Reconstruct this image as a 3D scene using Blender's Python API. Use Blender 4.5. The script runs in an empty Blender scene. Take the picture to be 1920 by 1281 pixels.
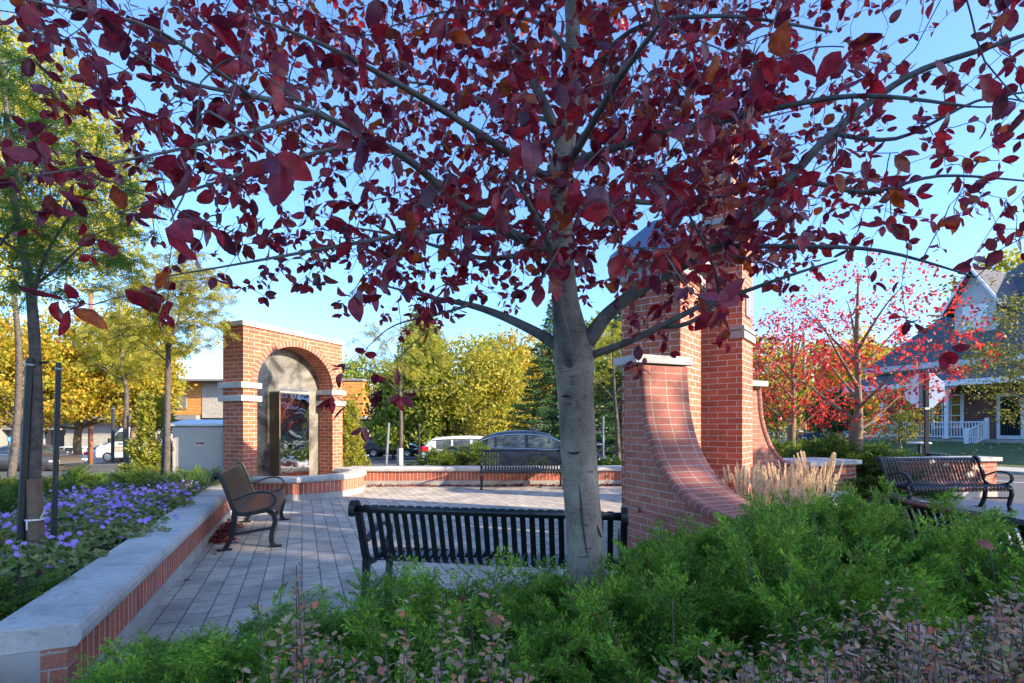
import bpy, math, random
import numpy as np
from mathutils import Vector, Matrix, Euler
R_ = math.radians
scene = bpy.context.scene
COL = scene.collection
# ---------------------------------------------------------------- camera, sky, sun, exposure
EYE, F = 1.41, 960.0          # eye height, focal length in photo pixels (18 mm on a 36 mm wide frame)
cam = bpy.data.cameras.new('camera'); cam.lens = 18.0; cam.sensor_width = 36.0
cam.shift_y = 0.0831; cam.clip_start = 0.05; cam.clip_end = 3000
co = bpy.data.objects.new('camera', cam); COL.objects.link(co)
co.location = (0, 0, EYE); co.rotation_euler = (R_(90), 0, 0); scene.camera = co
SUN_EL, SUN_AZ = 21.0, math.degrees(math.atan2(1, -0.38))      # azimuth clockwise from +Y
wd = bpy.data.worlds.new('World'); scene.world = wd; wd.use_nodes = True
wn = wd.node_tree; wn.nodes.clear()
sky = wn.nodes.new('ShaderNodeTexSky'); sky.sky_type = 'NISHITA'; sky.sun_disc = False
sky.sun_elevation = R_(SUN_EL); sky.sun_rotation = R_(SUN_AZ)
sky.air_density = 1.0; sky.dust_density = 0.9; sky.ozone_density = 8.0
bg = wn.nodes.new('ShaderNodeBackground'); bg.inputs[1].default_value = 0.15
wo = wn.nodes.new('ShaderNodeOutputWorld')
bal = wn.nodes.new('ShaderNodeMix'); bal.data_type = 'RGBA'; bal.blend_type = 'MULTIPLY'; bal.inputs[0].default_value = 1.0
bal.inputs[7].default_value = (1.10, 0.965, 0.90, 1)          # the camera's daylight white balance
wn.links.new(sky.outputs[0], bal.inputs[6]); wn.links.new(bal.outputs[2], bg.inputs[0]); wn.links.new(bg.outputs[0], wo.inputs[0])
sl = bpy.data.lights.new('sun', 'SUN'); sl.energy = 3.4; sl.angle = R_(0.5); sl.color = (1.0, 0.84, 0.62)
so = bpy.data.objects.new('sun', sl); COL.objects.link(so)
az, el = R_(SUN_AZ), R_(SUN_EL)
tosun = Vector((math.sin(az)*math.cos(el), math.cos(az)*math.cos(el), math.sin(el)))
so.rotation_euler = tosun.to_track_quat('Z', 'Y').to_euler(); so.location = tosun*40
scene.view_settings.view_transform = 'Standard'; scene.view_settings.look = 'None'
scene.view_settings.exposure = 2.0; scene.view_settings.gamma = 1.0
# ---------------------------------------------------------------- helpers
def gd(px, py, h=0.0):                       # point at height h seen at a photo position
    Z = (EYE-h)*F/(py-800.0); return ((px-960)/F*Z, Z, h)
def at(px, py, Z): return ((px-960)/F*Z, Z, EYE+(800-py)/F*Z)
def xy(px, Z): return ((px-960)/F*Z, Z)
W2 = Vector((0.925, 0.379)); D2 = Vector((-0.379, 0.925))    # the plaza's own axes: across, along
def wd2(w, d): return (W2.x*w+D2.x*d, W2.y*w+D2.y*d)
def lot(x, y):
    l = -0.2-0.03*(y-16)+0.016*min(x+4, 0); k = min(1, max(0, (x-3)/8)); l = l*(1-k)-0.1*k
    l = max(-1.7, min(-0.08, l)); return l
def tag(o, label=None, cat=None, group=None, kind=None):
    if label: o['label'] = label
    if cat: o['category'] = cat
    if group: o['group'] = group
    if kind: o['kind'] = kind
    return o
def empty(name, loc, rz=0, label=None, cat=None, group=None):
    o = bpy.data.objects.new(name, None); COL.objects.link(o); o.location = loc; o.rotation_euler = (0, 0, rz)
    o.empty_display_size = 0.1
    return tag(o, label, cat, group)
def autouv(me, swap=False, k=1.0):
    uv = me.uv_layers.new(name='UVMap'); d = uv.data
    for p in me.polygons:
        n = p.normal
        if abs(n.z) > 0.75: t = Vector((1, 0, 0)); b = Vector((0, 1, 0))
        else:
            t = Vector((0, 0, 1)).cross(n); t.normalize(); b = Vector((0, 0, 1))
        for li in p.loop_indices:
            c = me.vertices[me.loops[li].vertex_index].co
            u, v = c.dot(t)*k, c.dot(b)*k
            d[li].uv = (v, u) if swap else (u, v)
def link(name, me, mat=None, parent=None, smooth=False):
    o = bpy.data.objects.new(name, me); COL.objects.link(o)
    if mat: me.materials.append(mat)
    if parent: o.parent = parent
    if smooth: me.polygons.foreach_set('use_smooth', [True]*len(me.polygons))
    return o
class MB:
    def __init__(s): s.v = []; s.f = []; s.uv = {}
    def add(s, vs, fs, uvs=None):
        b = len(s.v); s.v += [tuple(v) for v in vs]
        for i, f in enumerate(fs):
            if uvs: s.uv[len(s.f)] = uvs[i]
            s.f.append(tuple(b+j for j in f))
    def box(s, x0, x1, y0, y1, z0, z1, M=None, taper=0, top=None):
        t = taper
        vs = [(x0, y0, z0), (x1, y0, z0), (x1, y1, z0), (x0, y1, z0), (x0+t, y0+t, z1), (x1-t, y0+t, z1), (x1-t, y1-t, z1), (x0+t, y1-t, z1)]
        if M is not None: vs = [M @ Vector(v) for v in vs]
        s.add(vs, [(3, 2, 1, 0), (4, 5, 6, 7), (0, 1, 5, 4), (1, 2, 6, 5), (2, 3, 7, 6), (3, 0, 4, 7)])
    def cbox(s, c, size, M=None):
        x, y, z = c; a, b, e = size[0]/2, size[1]/2, size[2]/2; s.box(x-a, x+a, y-b, y+b, z-e, z+e, M)
    def prism(s, poly, h0, h1, M=None):          # poly = [(x,y)] counter-clockwise, extruded in z
        n = len(poly); vs = [(x, y, h0) for x, y in poly]+[(x, y, h1) for x, y in poly]
        if M is not None: vs = [M @ Vector(v) for v in vs]
        s.add(vs, [tuple(range(n-1, -1, -1)), tuple(range(n, 2*n))]+[(i, (i+1) % n, n+(i+1) % n, n+i) for i in range(n)])
    def tube(s, pts, rad, n=8, cap=True):
        pts = [Vector(p) for p in pts]; m = len(pts)
        if not hasattr(rad, '__len__'): rad = [rad]*m
        ref = Vector((0, 0, 1)); rings = []
        for i, p in enumerate(pts):
            t = (pts[min(i+1, m-1)]-pts[max(i-1, 0)]).normalized()
            r = ref if abs(t.dot(ref)) < 0.95 else Vector((1, 0, 0))
            a = t.cross(r).normalized(); b = t.cross(a).normalized()
            rings.append([p+(a*math.cos(6.28318*k/n)+b*math.sin(6.28318*k/n))*rad[i] for k in range(n)])
        vs = [v for r in rings for v in r]
        fs = [(i*n+k, i*n+(k+1) % n, (i+1)*n+(k+1) % n, (i+1)*n+k) for i in range(m-1) for k in range(n)]
        if cap: fs += [tuple(range(n-1, -1, -1)), tuple((m-1)*n+k for k in range(n))]
        s.add(vs, fs)
    def lathe(s, prof, n=24, M=None):             # prof = [(r,z)]
        vs = [(r*math.cos(6.28318*k/n), r*math.sin(6.28318*k/n), z) for r, z in prof for k in range(n)]
        if M is not None: vs = [M @ Vector(v) for v in vs]
        m = len(prof); fs = [(i*n+k, i*n+(k+1) % n, (i+1)*n+(k+1) % n, (i+1)*n+k) for i in range(m-1) for k in range(n)]
        fs += [tuple(range(n-1, -1, -1)), tuple((m-1)*n+k for k in range(n))]
        s.add(vs, fs)
    def ribbon(s, path, half, th, y0, M=None):     # path [(x,z)] swept as a bar: th thick in plane, from y0-half to y0+half
        m = len(path); vs = []
        for i, (x, z) in enumerate(path):
            a = path[max(i-1, 0)]; b = path[min(i+1, m-1)]; dx, dz = b[0]-a[0], b[1]-a[1]; l = math.hypot(dx, dz) or 1
            t = th[i] if hasattr(th, '__len__') else th
            nx, nz = -dz/l*t/2, dx/l*t/2
            vs += [(x+nx, y0-half, z+nz), (x+nx, y0+half, z+nz), (x-nx, y0+half, z-nz), (x-nx, y0-half, z-nz)]
        if M is not None: vs = [M @ Vector(v) for v in vs]
        fs = [(i*4+k, i*4+(k+1) % 4, (i+1)*4+(k+1) % 4, (i+1)*4+k) for i in range(m-1) for k in range(4)]
        fs += [(3, 2, 1, 0), tuple((m-1)*4+k for k in range(4))]
        s.add(vs, fs)
    def build(s, name, mat, parent=None, smooth=False, uv=None, bevel=0, seg=2, fix=True):
        me = bpy.data.meshes.new(name); me.from_pydata(s.v, [], s.f); me.update()
        if fix and not s.uv:
            import bmesh
            bm = bmesh.new(); bm.from_mesh(me); bmesh.ops.recalc_face_normals(bm, faces=bm.faces); bm.to_mesh(me); bm.free(); me.update()
        if uv: autouv(me, uv == 'swap')
        if s.uv:
            L = me.uv_layers[0] if me.uv_layers else me.uv_layers.new(name='UVMap')
            for fi, u in s.uv.items():
                for li, c in zip(me.polygons[fi].loop_indices, u): L.data[li].uv = c
        o = link(name, me, mat, parent, smooth)
        if bevel:
            b = o.modifiers.new('bevel', 'BEVEL'); b.width = bevel; b.segments = seg; b.limit_method = 'ANGLE'; b.angle_limit = R_(40)
            b.harden_normals = False
        return o
def copy_tree(o, parent=None):
    c = o.copy(); COL.objects.link(c); c.parent = parent
    for ch in list(o.children): copy_tree(ch, c)
    return c
def place(proto, used, loc, rz=0, sc=1.0, label=None, group=None, tilt=0):
    o = copy_tree(proto) if used else proto
    o.location = loc; o.rotation_euler = (tilt, 0, rz); o.scale = (sc, sc, sc) if not hasattr(sc, '__len__') else sc
    if label: o['label'] = label
    if group: o['group'] = group
    return o
def smoothpath(pts, k=4):                       # Catmull-Rom through points of any dimension
    P = np.array(pts, float); out = []
    for i in range(len(P)-1):
        p0 = P[max(i-1, 0)]; p1 = P[i]; p2 = P[i+1]; p3 = P[min(i+2, len(P)-1)]
        for j in range(k):
            t = j/k; out.append(0.5*((2*p1)+(-p0+p2)*t+(2*p0-5*p1+4*p2-p3)*t*t+(-p0+3*p1-3*p2+p3)*t**3))
    out.append(P[-1]); return [tuple(q) for q in out]
def fastmesh(name, V, Q, mat, parent=None, smooth=False, uv=None):
    V = np.ascontiguousarray(V, dtype=np.float32); Q = np.ascontiguousarray(Q, dtype=np.int32)
    me = bpy.data.meshes.new(name); me.vertices.add(len(V)); me.vertices.foreach_set('co', V.ravel())
    k = Q.shape[1]; me.loops.add(Q.size); me.loops.foreach_set('vertex_index', Q.ravel())
    me.polygons.add(len(Q)); me.polygons.foreach_set('loop_start', np.arange(0, Q.size, k, dtype=np.int32))
    me.polygons.foreach_set('loop_total', np.full(len(Q), k, dtype=np.int32))
    me.update(calc_edges=True)
    if uv is not None:
        u_ = me.uv_layers.new(name='UVMap'); u_.data.foreach_set('uv', np.ascontiguousarray(uv, dtype=np.float32).ravel())
    o = link(name, me, mat, parent)
    if smooth: me.polygons.foreach_set('use_smooth', np.ones(len(Q), dtype=bool))
    return o
# ---------------------------------------------------------------- materials
def newmat(name):
    m = bpy.data.materials.new(name); m.use_nodes = True; nt = m.node_tree; nt.nodes.clear()
    o = nt.nodes.new('ShaderNodeOutputMaterial'); p = nt.nodes.new('ShaderNodeBsdfPrincipled')
    nt.links.new(p.outputs[0], o.inputs[0]); return m, nt, p, o
def N(nt, t, **kw):
    n = nt.nodes.new(t)
    for k, v in kw.items():
        if k in n.inputs: n.inputs[k].default_value = v
        else: setattr(n, k, v)
    return n
def ramp(nt, fac, stops):
    r = nt.nodes.new('ShaderNodeValToRGB'); e = r.color_ramp.elements
    while len(e) < len(stops): e.new(0.5)
    for i, (p, c) in enumerate(stops): e[i].position = p; e[i].color = (*c, 1)
    nt.links.new(fac, r.inputs[0]); return r
def mat(name, c, rough=0.6, metal=0.0, var=0.15, scale=6.0, bump=0.0, bscale=60.0, c2=None, coat=0.0, obj=True, detail=6):
    m, nt, p, o = newmat(name); L = nt.links.new
    tc = N(nt, 'ShaderNodeTexCoord'); src = tc.outputs['Object']
    nz = N(nt, 'ShaderNodeTexNoise', Scale=scale, Detail=float(detail), Roughness=0.65); L(src, nz.inputs['Vector'])
    a = tuple(max(0, x*(1-var)) for x in c); b = c2 or tuple(min(1, x*(1+var)) for x in c)
    r = ramp(nt, nz.outputs['Fac'], [(0.3, a), (0.7, b)]); L(r.outputs[0], p.inputs['Base Color'])
    p.inputs['Roughness'].default_value = rough; p.inputs['Metallic'].default_value = metal
    if coat: p.inputs['Coat Weight'].default_value = coat; p.inputs['Coat Roughness'].default_value = 0.05
    if bump:
        n2 = N(nt, 'ShaderNodeTexNoise', Scale=bscale, Detail=4.0); L(src, n2.inputs['Vector'])
        b_ = N(nt, 'ShaderNodeBump', Strength=bump, Distance=0.01); L(n2.outputs['Fac'], b_.inputs['Height']); L(b_.outputs[0], p.inputs['Normal'])
    return m
def brickmat(name, c1, c2, cm, bw=0.25, rh=0.0806, ms=0.010, soil=0.35, off=0.5, uvname=None, white=0.0):
    m, nt, p, o = newmat(name); L = nt.links.new
    tc = N(nt, 'ShaderNodeTexCoord')
    b = N(nt, 'ShaderNodeTexBrick'); b.offset = off; b.inputs['Scale'].default_value = 1.0
    b.inputs['Brick Width'].default_value = bw; b.inputs['Row Height'].default_value = rh
    b.inputs['Mortar Size'].default_value = ms*0.5; b.inputs['Mortar Smooth'].default_value = 0.15; b.inputs['Bias'].default_value = 0.0
    b.inputs['Color1'].default_value = (*c1, 1); b.inputs['Color2'].default_value = (*c2, 1); b.inputs['Mortar'].default_value = (*cm, 1)
    dn = N(nt, 'ShaderNodeTexNoise', Scale=7.0, Detail=3.0); L(tc.outputs['UV'], dn.inputs['Vector'])
    vm = N(nt, 'ShaderNodeVectorMath', operation='MULTIPLY_ADD'); vm.inputs[1].default_value = (0.006, 0.006, 0); L(dn.outputs['Color'], vm.inputs[0]); L(tc.outputs['UV'], vm.inputs[2])
    L(vm.outputs[0], b.inputs['Vector'])
    nz = N(nt, 'ShaderNodeTexNoise', Scale=2.2, Detail=8.0, Roughness=0.7); L(tc.outputs['Object'], nz.inputs['Vector'])
    r = ramp(nt, nz.outputs['Fac'], [(0.3, (1-soil,)*3), (0.62, (1.12, 1.1, 1.08))])
    mx = N(nt, 'ShaderNodeMix', data_type='RGBA', blend_type='MULTIPLY'); mx.inputs[0].default_value = 1.0
    L(b.outputs['Color'], mx.inputs[6]); L(r.outputs[0], mx.inputs[7])
    n2 = N(nt, 'ShaderNodeTexNoise', Scale=90.0, Detail=5.0); L(tc.outputs['Object'], n2.inputs['Vector'])
    r2 = ramp(nt, n2.outputs['Fac'], [(0.35, (0.78,)*3), (0.65, (1.12,)*3)])
    m2 = N(nt, 'ShaderNodeMix', data_type='RGBA', blend_type='MULTIPLY'); m2.inputs[0].default_value = 1.0
    L(mx.outputs[2], m2.inputs[6]); L(r2.outputs[0], m2.inputs[7]); last = m2.outputs[2]
    if white:                                   # lime bloom in patches of their own
        n3 = N(nt, 'ShaderNodeTexNoise', Scale=3.5, Detail=6.0, Roughness=0.7); L(tc.outputs['Object'], n3.inputs['Vector'])
        r3 = ramp(nt, n3.outputs['Fac'], [(0.58, (0, 0, 0)), (0.75, (white,)*3)])
        m3 = N(nt, 'ShaderNodeMix', data_type='RGBA'); L(r3.outputs[0], m3.inputs[0]); L(last, m3.inputs[6]); m3.inputs[7].default_value = (0.55, 0.5, 0.45, 1); last = m3.outputs[2]
    L(last, p.inputs['Base Color']); p.inputs['Roughness'].default_value = 0.88
    mm = N(nt, 'ShaderNodeMath', operation='MULTIPLY_ADD'); mm.inputs[1].default_value = 0.25; L(n2.outputs['Fac'], mm.inputs[0])
    inv = N(nt, 'ShaderNodeMath', operation='SUBTRACT'); inv.inputs[0].default_value = 1.0; L(b.outputs['Fac'], inv.inputs[1]); L(inv.outputs[0], mm.inputs[2])
    bp = N(nt, 'ShaderNodeBump', Strength=0.7, Distance=0.006); L(mm.outputs[0], bp.inputs['Height']); L(bp.outputs[0], p.inputs['Normal'])
    return m
def leafmat(name, cols, trans, tw=0.35, rough=0.45, spec=0.4, veins=False, clump=None):
    m, nt, p, o = newmat(name); L = nt.links.new
    g = N(nt, 'ShaderNodeNewGeometry')
    st = [(i/(len(cols)-1) if len(cols) > 1 else 0, c) for i, c in enumerate(cols)]
    r = ramp(nt, g.outputs['Random Per Island'], st); col = r.outputs[0]
    if clump:                                   # lighter and darker patches through the plant
        tc = N(nt, 'ShaderNodeTexCoord'); nz = N(nt, 'ShaderNodeTexNoise', Scale=clump[0], Detail=3.0, Roughness=0.6); L(tc.outputs['Object'], nz.inputs['Vector'])
        r2 = ramp(nt, nz.outputs['Fac'], [(0.36, clump[1]), (0.64, clump[2])])
        mx = N(nt, 'ShaderNodeMix', data_type='RGBA', blend_type='MULTIPLY'); mx.inputs[0].default_value = 1.0; L(col, mx.inputs[6]); L(r2.outputs[0], mx.inputs[7]); col = mx.outputs[2]
    if veins:
        tc = N(nt, 'ShaderNodeTexCoord'); nz = N(nt, 'ShaderNodeTexNoise', Scale=55.0, Detail=5.0); L(tc.outputs['Object'], nz.inputs['Vector'])
        r2 = ramp(nt, nz.outputs['Fac'], [(0.35, (0.62,)*3), (0.65, (1.3,)*3)])
        mx = N(nt, 'ShaderNodeMix', data_type='RGBA', blend_type='MULTIPLY'); mx.inputs[0].default_value = 1.0; L(col, mx.inputs[6]); L(r2.outputs[0], mx.inputs[7]); col = mx.outputs[2]
        sx_ = N(nt, 'ShaderNodeSeparateXYZ'); L(tc.outputs['UV'], sx_.inputs[0])
        ab = N(nt, 'ShaderNodeMath', operation='SUBTRACT'); ab.inputs[1].default_value = 0.5; L(sx_.outputs[0], ab.inputs[0]); aa = N(nt, 'ShaderNodeMath', operation='ABSOLUTE'); L(ab.outputs[0], aa.inputs[0])
        mid = ramp(nt, aa.outputs[0], [(0.0, (1.55, 1.35, 1.3)), (0.035, (1, 1, 1))])
        sv = N(nt, 'ShaderNodeMath', operation='MULTIPLY_ADD'); sv.inputs[1].default_value = -0.55; L(aa.outputs[0], sv.inputs[0]); L(sx_.outputs[1], sv.inputs[2])
        sm = N(nt, 'ShaderNodeMath', operation='MULTIPLY'); sm.inputs[1].default_value = 9.0; L(sv.outputs[0], sm.inputs[0]); fr_ = N(nt, 'ShaderNodeMath', operation='FRACT'); L(sm.outputs[0], fr_.inputs[0])
        side = ramp(nt, fr_.outputs[0], [(0.0, (0.72, 0.72, 0.72)), (0.13, (1, 1, 1)), (0.9, (1.06, 1.06, 1.06)), (1.0, (0.8, 0.8, 0.8))])
        for rr_ in (mid, side):
            m_ = N(nt, 'ShaderNodeMix', data_type='RGBA', blend_type='MULTIPLY'); m_.inputs[0].default_value = 1.0; L(col, m_.inputs[6]); L(rr_.outputs[0], m_.inputs[7]); col = m_.outputs[2]
        n4 = N(nt, 'ShaderNodeTexNoise', Scale=16.0, Detail=3.0); L(tc.outputs['Object'], n4.inputs['Vector']); r4 = ramp(nt, n4.outputs['Fac'], [(0.66, (0, 0, 0)), (0.72, (0.7,)*3)])
        m4 = N(nt, 'ShaderNodeMix', data_type='RGBA'); L(r4.outputs[0], m4.inputs[0]); L(col, m4.inputs[6]); m4.inputs[7].default_value = (0.30, 0.08, 0.02, 1); col = m4.outputs[2]
        bp = N(nt, 'ShaderNodeBump', Strength=0.25, Distance=0.003); L(nz.outputs['Fac'], bp.inputs['Height']); L(bp.outputs[0], p.inputs['Normal'])
    L(col, p.inputs['Base Color']); p.inputs['Roughness'].default_value = rough; p.inputs['Specular IOR Level'].default_value = spec
    t = N(nt, 'ShaderNodeBsdfTranslucent')
    mt = N(nt, 'ShaderNodeMix', data_type='RGBA', blend_type='MULTIPLY'); mt.inputs[0].default_value = 1.0; L(col, mt.inputs[6]); mt.inputs[7].default_value = (*trans, 1)
    L(mt.outputs[2], t.inputs[0])
    ms = N(nt, 'ShaderNodeMixShader'); ms.inputs[0].default_value = tw; L(p.outputs[0], ms.inputs[1]); L(t.outputs[0], ms.inputs[2]); L(ms.outputs[0], o.inputs[0])
    return m
M = {}
M['brick_arch'] = brickmat('orange red arch brick', (0.52, 0.14, 0.06), (0.36, 0.09, 0.045), (0.60, 0.50, 0.40))
M['brick_tower'] = brickmat('red tower brick', (0.50, 0.14, 0.07), (0.34, 0.095, 0.055), (0.58, 0.52, 0.46), soil=0.3)
M['brick_butt'] = brickmat('wine red buttress brick', (0.48, 0.165, 0.10), (0.33, 0.115, 0.075), (0.44, 0.39, 0.33), soil=0.35, white=0.15)
M['brick_curve'] = brickmat('rounded buttress brick', (0.42, 0.135, 0.095), (0.30, 0.10, 0.07), (0.44, 0.39, 0.33), bw=0.22, rh=0.085, ms=0.010, off=0.0, soil=0.4)
M['brick_soldier'] = brickmat('upright wall brick', (0.48, 0.13, 0.07), (0.32, 0.085, 0.05), (0.56, 0.48, 0.40), bw=0.6, rh=0.086, ms=0.012, off=0.0, white=0.35)
M['brick_house'] = brickmat('house brick', (0.20, 0.075, 0.06), (0.15, 0.055, 0.045), (0.34, 0.28, 0.25), bw=0.26, rh=0.09, ms=0.014)
M['paver'] = brickmat('grey beige paver', (0.54, 0.475, 0.38), (0.38, 0.335, 0.275), (0.11, 0.095, 0.075), bw=0.28, rh=0.163, ms=0.010, off=0.5, soil=0.45)
M['stone'] = None
M['concrete'] = mat('pale concrete', (0.36, 0.34, 0.30), 0.9, var=0.18, scale=3.0, bump=0.4, bscale=40, detail=10)
M['walk'] = mat('sidewalk concrete', (0.38, 0.37, 0.35), 0.9, var=0.12, scale=1.3, bump=0.2, bscale=60, detail=8)
M['asphalt'] = mat('asphalt', (0.085, 0.088, 0.098), 0.9, var=0.2, scale=0.8, bump=0.4, bscale=70, detail=8)
M['paint_w'] = mat('road paint', (0.6, 0.6, 0.58), 0.8, scale=9)
M['paint_y'] = mat('yellow road paint', (0.55, 0.38, 0.1), 0.8, scale=9)
M['soil'] = mat('bark mulch', (0.055, 0.035, 0.025), 0.95, var=0.5, scale=25, bump=1.0, bscale=60, c2=(0.13, 0.085, 0.06))
M['ground'] = mat('ground', (0.10, 0.105, 0.07), 0.95, var=0.3, scale=0.4, bump=0.3, bscale=20)
M['lawn'] = mat('lawn', (0.055, 0.095, 0.022), 0.95, var=0.4, scale=1.2, bump=1.0, bscale=50)
M['iron'] = mat('black enamelled iron', (0.009, 0.010, 0.012), 0.36, var=0.1, scale=8, bump=0.10, bscale=90, coat=0.0)
M['black'] = mat('black plastic', (0.015, 0.018, 0.02), 0.5, var=0.2)
M['bark_x'] = mat('grey plum bark', (0.12, 0.105, 0.088), 0.85, var=0.0, scale=9, bump=0.7, bscale=42, c2=(0.33, 0.30, 0.25), detail=10)
M['bark_backlit'] = mat('backlit plum limb bark', (0.045, 0.04, 0.04), 0.8, var=0.0, scale=12, bump=0.5, bscale=60, c2=(0.17, 0.155, 0.145), detail=10)  # limbs darker than the trunk: their backlit shade is put into the colour
M['bark_dark'] = mat('dark bark', (0.05, 0.038, 0.03), 0.85, var=0.3, scale=14, bump=0.5, bscale=60, c2=(0.13, 0.105, 0.09))
M['bark_tan'] = mat('tan bark', (0.17, 0.12, 0.075), 0.85, var=0.25, scale=10, bump=0.5, bscale=50)
M['sleeve'] = mat('brown trunk guard', (0.13, 0.085, 0.055), 0.7, var=0.35, scale=12, bump=0.3, bscale=30)
M['tie'] = mat('white tie', (0.7, 0.7, 0.68), 0.6)
M['white'] = mat('white painted wood', (0.74, 0.76, 0.80), 0.55, var=0.05)
M['shingle'] = mat('grey roof shingle', (0.085, 0.09, 0.105), 0.9, var=0.3, scale=1.6, bump=0.6, bscale=9)
M['siding'] = mat('pale siding', (0.48, 0.49, 0.50), 0.6, var=0.05)
M['metal'] = mat('grey painted metal', (0.24, 0.26, 0.28), 0.4, metal=0.3, var=0.1)
M['metalroof'] = mat('blue grey metal roof', (0.16, 0.22, 0.30), 0.25, metal=0.8, var=0.1)
M['cornice'] = mat('grey stone cornice', (0.27, 0.275, 0.265), 0.7, var=0.12, bump=0.2)
M['signback'] = mat('bare aluminium sign back', (0.62, 0.66, 0.74), 0.4, metal=0.25, var=0.06)
M['glass'] = mat('dark window glass', (0.012, 0.018, 0.025), 0.04, var=0.1, coat=1.0)
M['carglass'] = mat('car glass', (0.05, 0.065, 0.065), 0.05, var=0.7, scale=3.5, coat=0.0)
M['rubber'] = mat('tyre rubber', (0.014, 0.014, 0.015), 0.85)
M['alloy'] = mat('alloy rim', (0.5, 0.5, 0.52), 0.25, metal=0.9, var=0.1)
M['chrome'] = mat('chrome', (0.7, 0.7, 0.7), 0.12, metal=1.0, var=0.02)
M['redlens'] = mat('red lens', (0.5, 0.012, 0.02), 0.12, var=0.2, coat=1.0)
M['clearlens'] = mat('clear lens', (0.7, 0.72, 0.75), 0.08, var=0.1, coat=1.0)
for k, c in dict(car_black=(0.012, 0.014, 0.02), car_white=(0.72, 0.74, 0.77), car_bronze=(0.075, 0.062, 0.055), car_blue=(0.035, 0.06, 0.11), car_silver=(0.5, 0.52, 0.5), car_charcoal=(0.03, 0.033, 0.038)).items():
    M[k] = mat(k.replace('_', ' ')+' paint', c, 0.35, metal=0.0, var=0.03, coat=0.45)
M['cabinet'] = mat('beige cabinet steel', (0.50, 0.42, 0.35), 0.55, var=0.06, scale=2, bump=0.05)
M['cabroof'] = mat('cabinet lid', (0.62, 0.63, 0.66), 0.4, metal=0.2, var=0.05)
M['block'] = mat('split face block', (0.42, 0.38, 0.32), 0.95, var=0.25, scale=6, bump=1.0, bscale=9)
M['smoothblock'] = mat('smooth block', (0.33, 0.31, 0.29), 0.9, var=0.1, scale=1)
M['fascia'] = mat('grey fascia', (0.24, 0.23, 0.21), 0.6, var=0.08)
M['blue'] = mat('blue sign face', (0.02, 0.10, 0.55), 0.4, var=0.05)
M['skyblue'] = mat('light blue sign face', (0.03, 0.35, 0.75), 0.4, var=0.03)
M['green'] = mat('green sign face', (0.06, 0.45, 0.04), 0.4, var=0.05)
M['red'] = mat('red paint', (0.65, 0.02, 0.02), 0.4, var=0.05)
M['teal'] = mat('teal jacket', (0.01, 0.25, 0.25), 0.8, var=0.2)
M['skin'] = mat('skin', (0.45, 0.27, 0.19), 0.6, var=0.05)
M['denim'] = mat('dark trousers', (0.03, 0.035, 0.06), 0.85)
M['orange'] = mat('orange flower', (0.7, 0.09, 0.03), 0.6)
M['pole'] = mat('rust brown pole', (0.30, 0.13, 0.075), 0.6, var=0.12)
M['lamphead'] = mat('tan lamp head', (0.38, 0.33, 0.25), 0.5)
M['tanbrick'] = mat('tan stucco', (0.42, 0.25, 0.15), 0.9, var=0.15)
def weathered(name, base, dark, light, s1, s2, stretch=(1, 1, 1), bump=0.6, pit=0.5, rough=0.8, fleck=None):
    m, nt, p, o = newmat(name); L = nt.links.new
    tc = N(nt, 'ShaderNodeTexCoord'); mp = N(nt, 'ShaderNodeMapping'); mp.inputs['Scale'].default_value = stretch; L(tc.outputs['Object'], mp.inputs[0])
    a = N(nt, 'ShaderNodeTexNoise', Scale=s1, Detail=10.0, Roughness=0.7, Distortion=0.3); L(mp.outputs[0], a.inputs[0])
    r = ramp(nt, a.outputs['Fac'], [(0.30, dark), (0.5, base), (0.7, light)])
    f = N(nt, 'ShaderNodeTexNoise', Scale=s2, Detail=6.0, Roughness=0.75); L(mp.outputs[0], f.inputs[0])
    r2 = ramp(nt, f.outputs['Fac'], [(0.32, (1-pit,)*3), (0.46, (1, 1, 1)), (0.7, (1.08,)*3)])
    mx = N(nt, 'ShaderNodeMix', data_type='RGBA', blend_type='MULTIPLY'); mx.inputs[0].default_value = 1.0; L(r.outputs[0], mx.inputs[6]); L(r2.outputs[0], mx.inputs[7])
    L(mx.outputs[2], p.inputs['Base Color']); p.inputs['Roughness'].default_value = rough
    bp = N(nt, 'ShaderNodeBump', Strength=bump, Distance=0.006); L(f.outputs['Fac'], bp.inputs['Height']); L(bp.outputs[0], p.inputs['Normal']); return m
M['stone'] = weathered('grey limestone coping', (0.43, 0.41, 0.375), (0.25, 0.24, 0.225), (0.54, 0.515, 0.465), 1.8, 26.0, pit=0.35)
M['bark_plum'] = weathered('grey plum bark', (0.215, 0.17, 0.125), (0.10, 0.078, 0.058), (0.33, 0.265, 0.20), 5.0, 22.0, (1, 1, 0.8), bump=1.0, pit=0.45, rough=0.85)
def lenticels():
    m = M['bark_plum']; nt = m.node_tree; p = [n for n in nt.nodes if n.type == 'BSDF_PRINCIPLED'][0]; L = nt.links.new; src = p.inputs['Base Color'].links[0].from_socket
    tc = N(nt, 'ShaderNodeTexCoord'); mp = N(nt, 'ShaderNodeMapping'); mp.inputs['Scale'].default_value = (9, 9, 75); L(tc.outputs['Object'], mp.inputs[0])
    a = N(nt, 'ShaderNodeTexNoise', Scale=1.0, Detail=3.0, Roughness=0.6); L(mp.outputs[0], a.inputs[0]); r = ramp(nt, a.outputs['Fac'], [(0.30, (0.25,)*3), (0.37, (1, 1, 1)), (0.66, (1, 1, 1)), (0.72, (1.35, 1.3, 1.2))])
    mx = N(nt, 'ShaderNodeMix', data_type='RGBA', blend_type='MULTIPLY'); mx.inputs[0].default_value = 1.0; L(src, mx.inputs[6]); L(r.outputs[0], mx.inputs[7]); L(mx.outputs[2], p.inputs['Base Color'])
lenticels()
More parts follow.
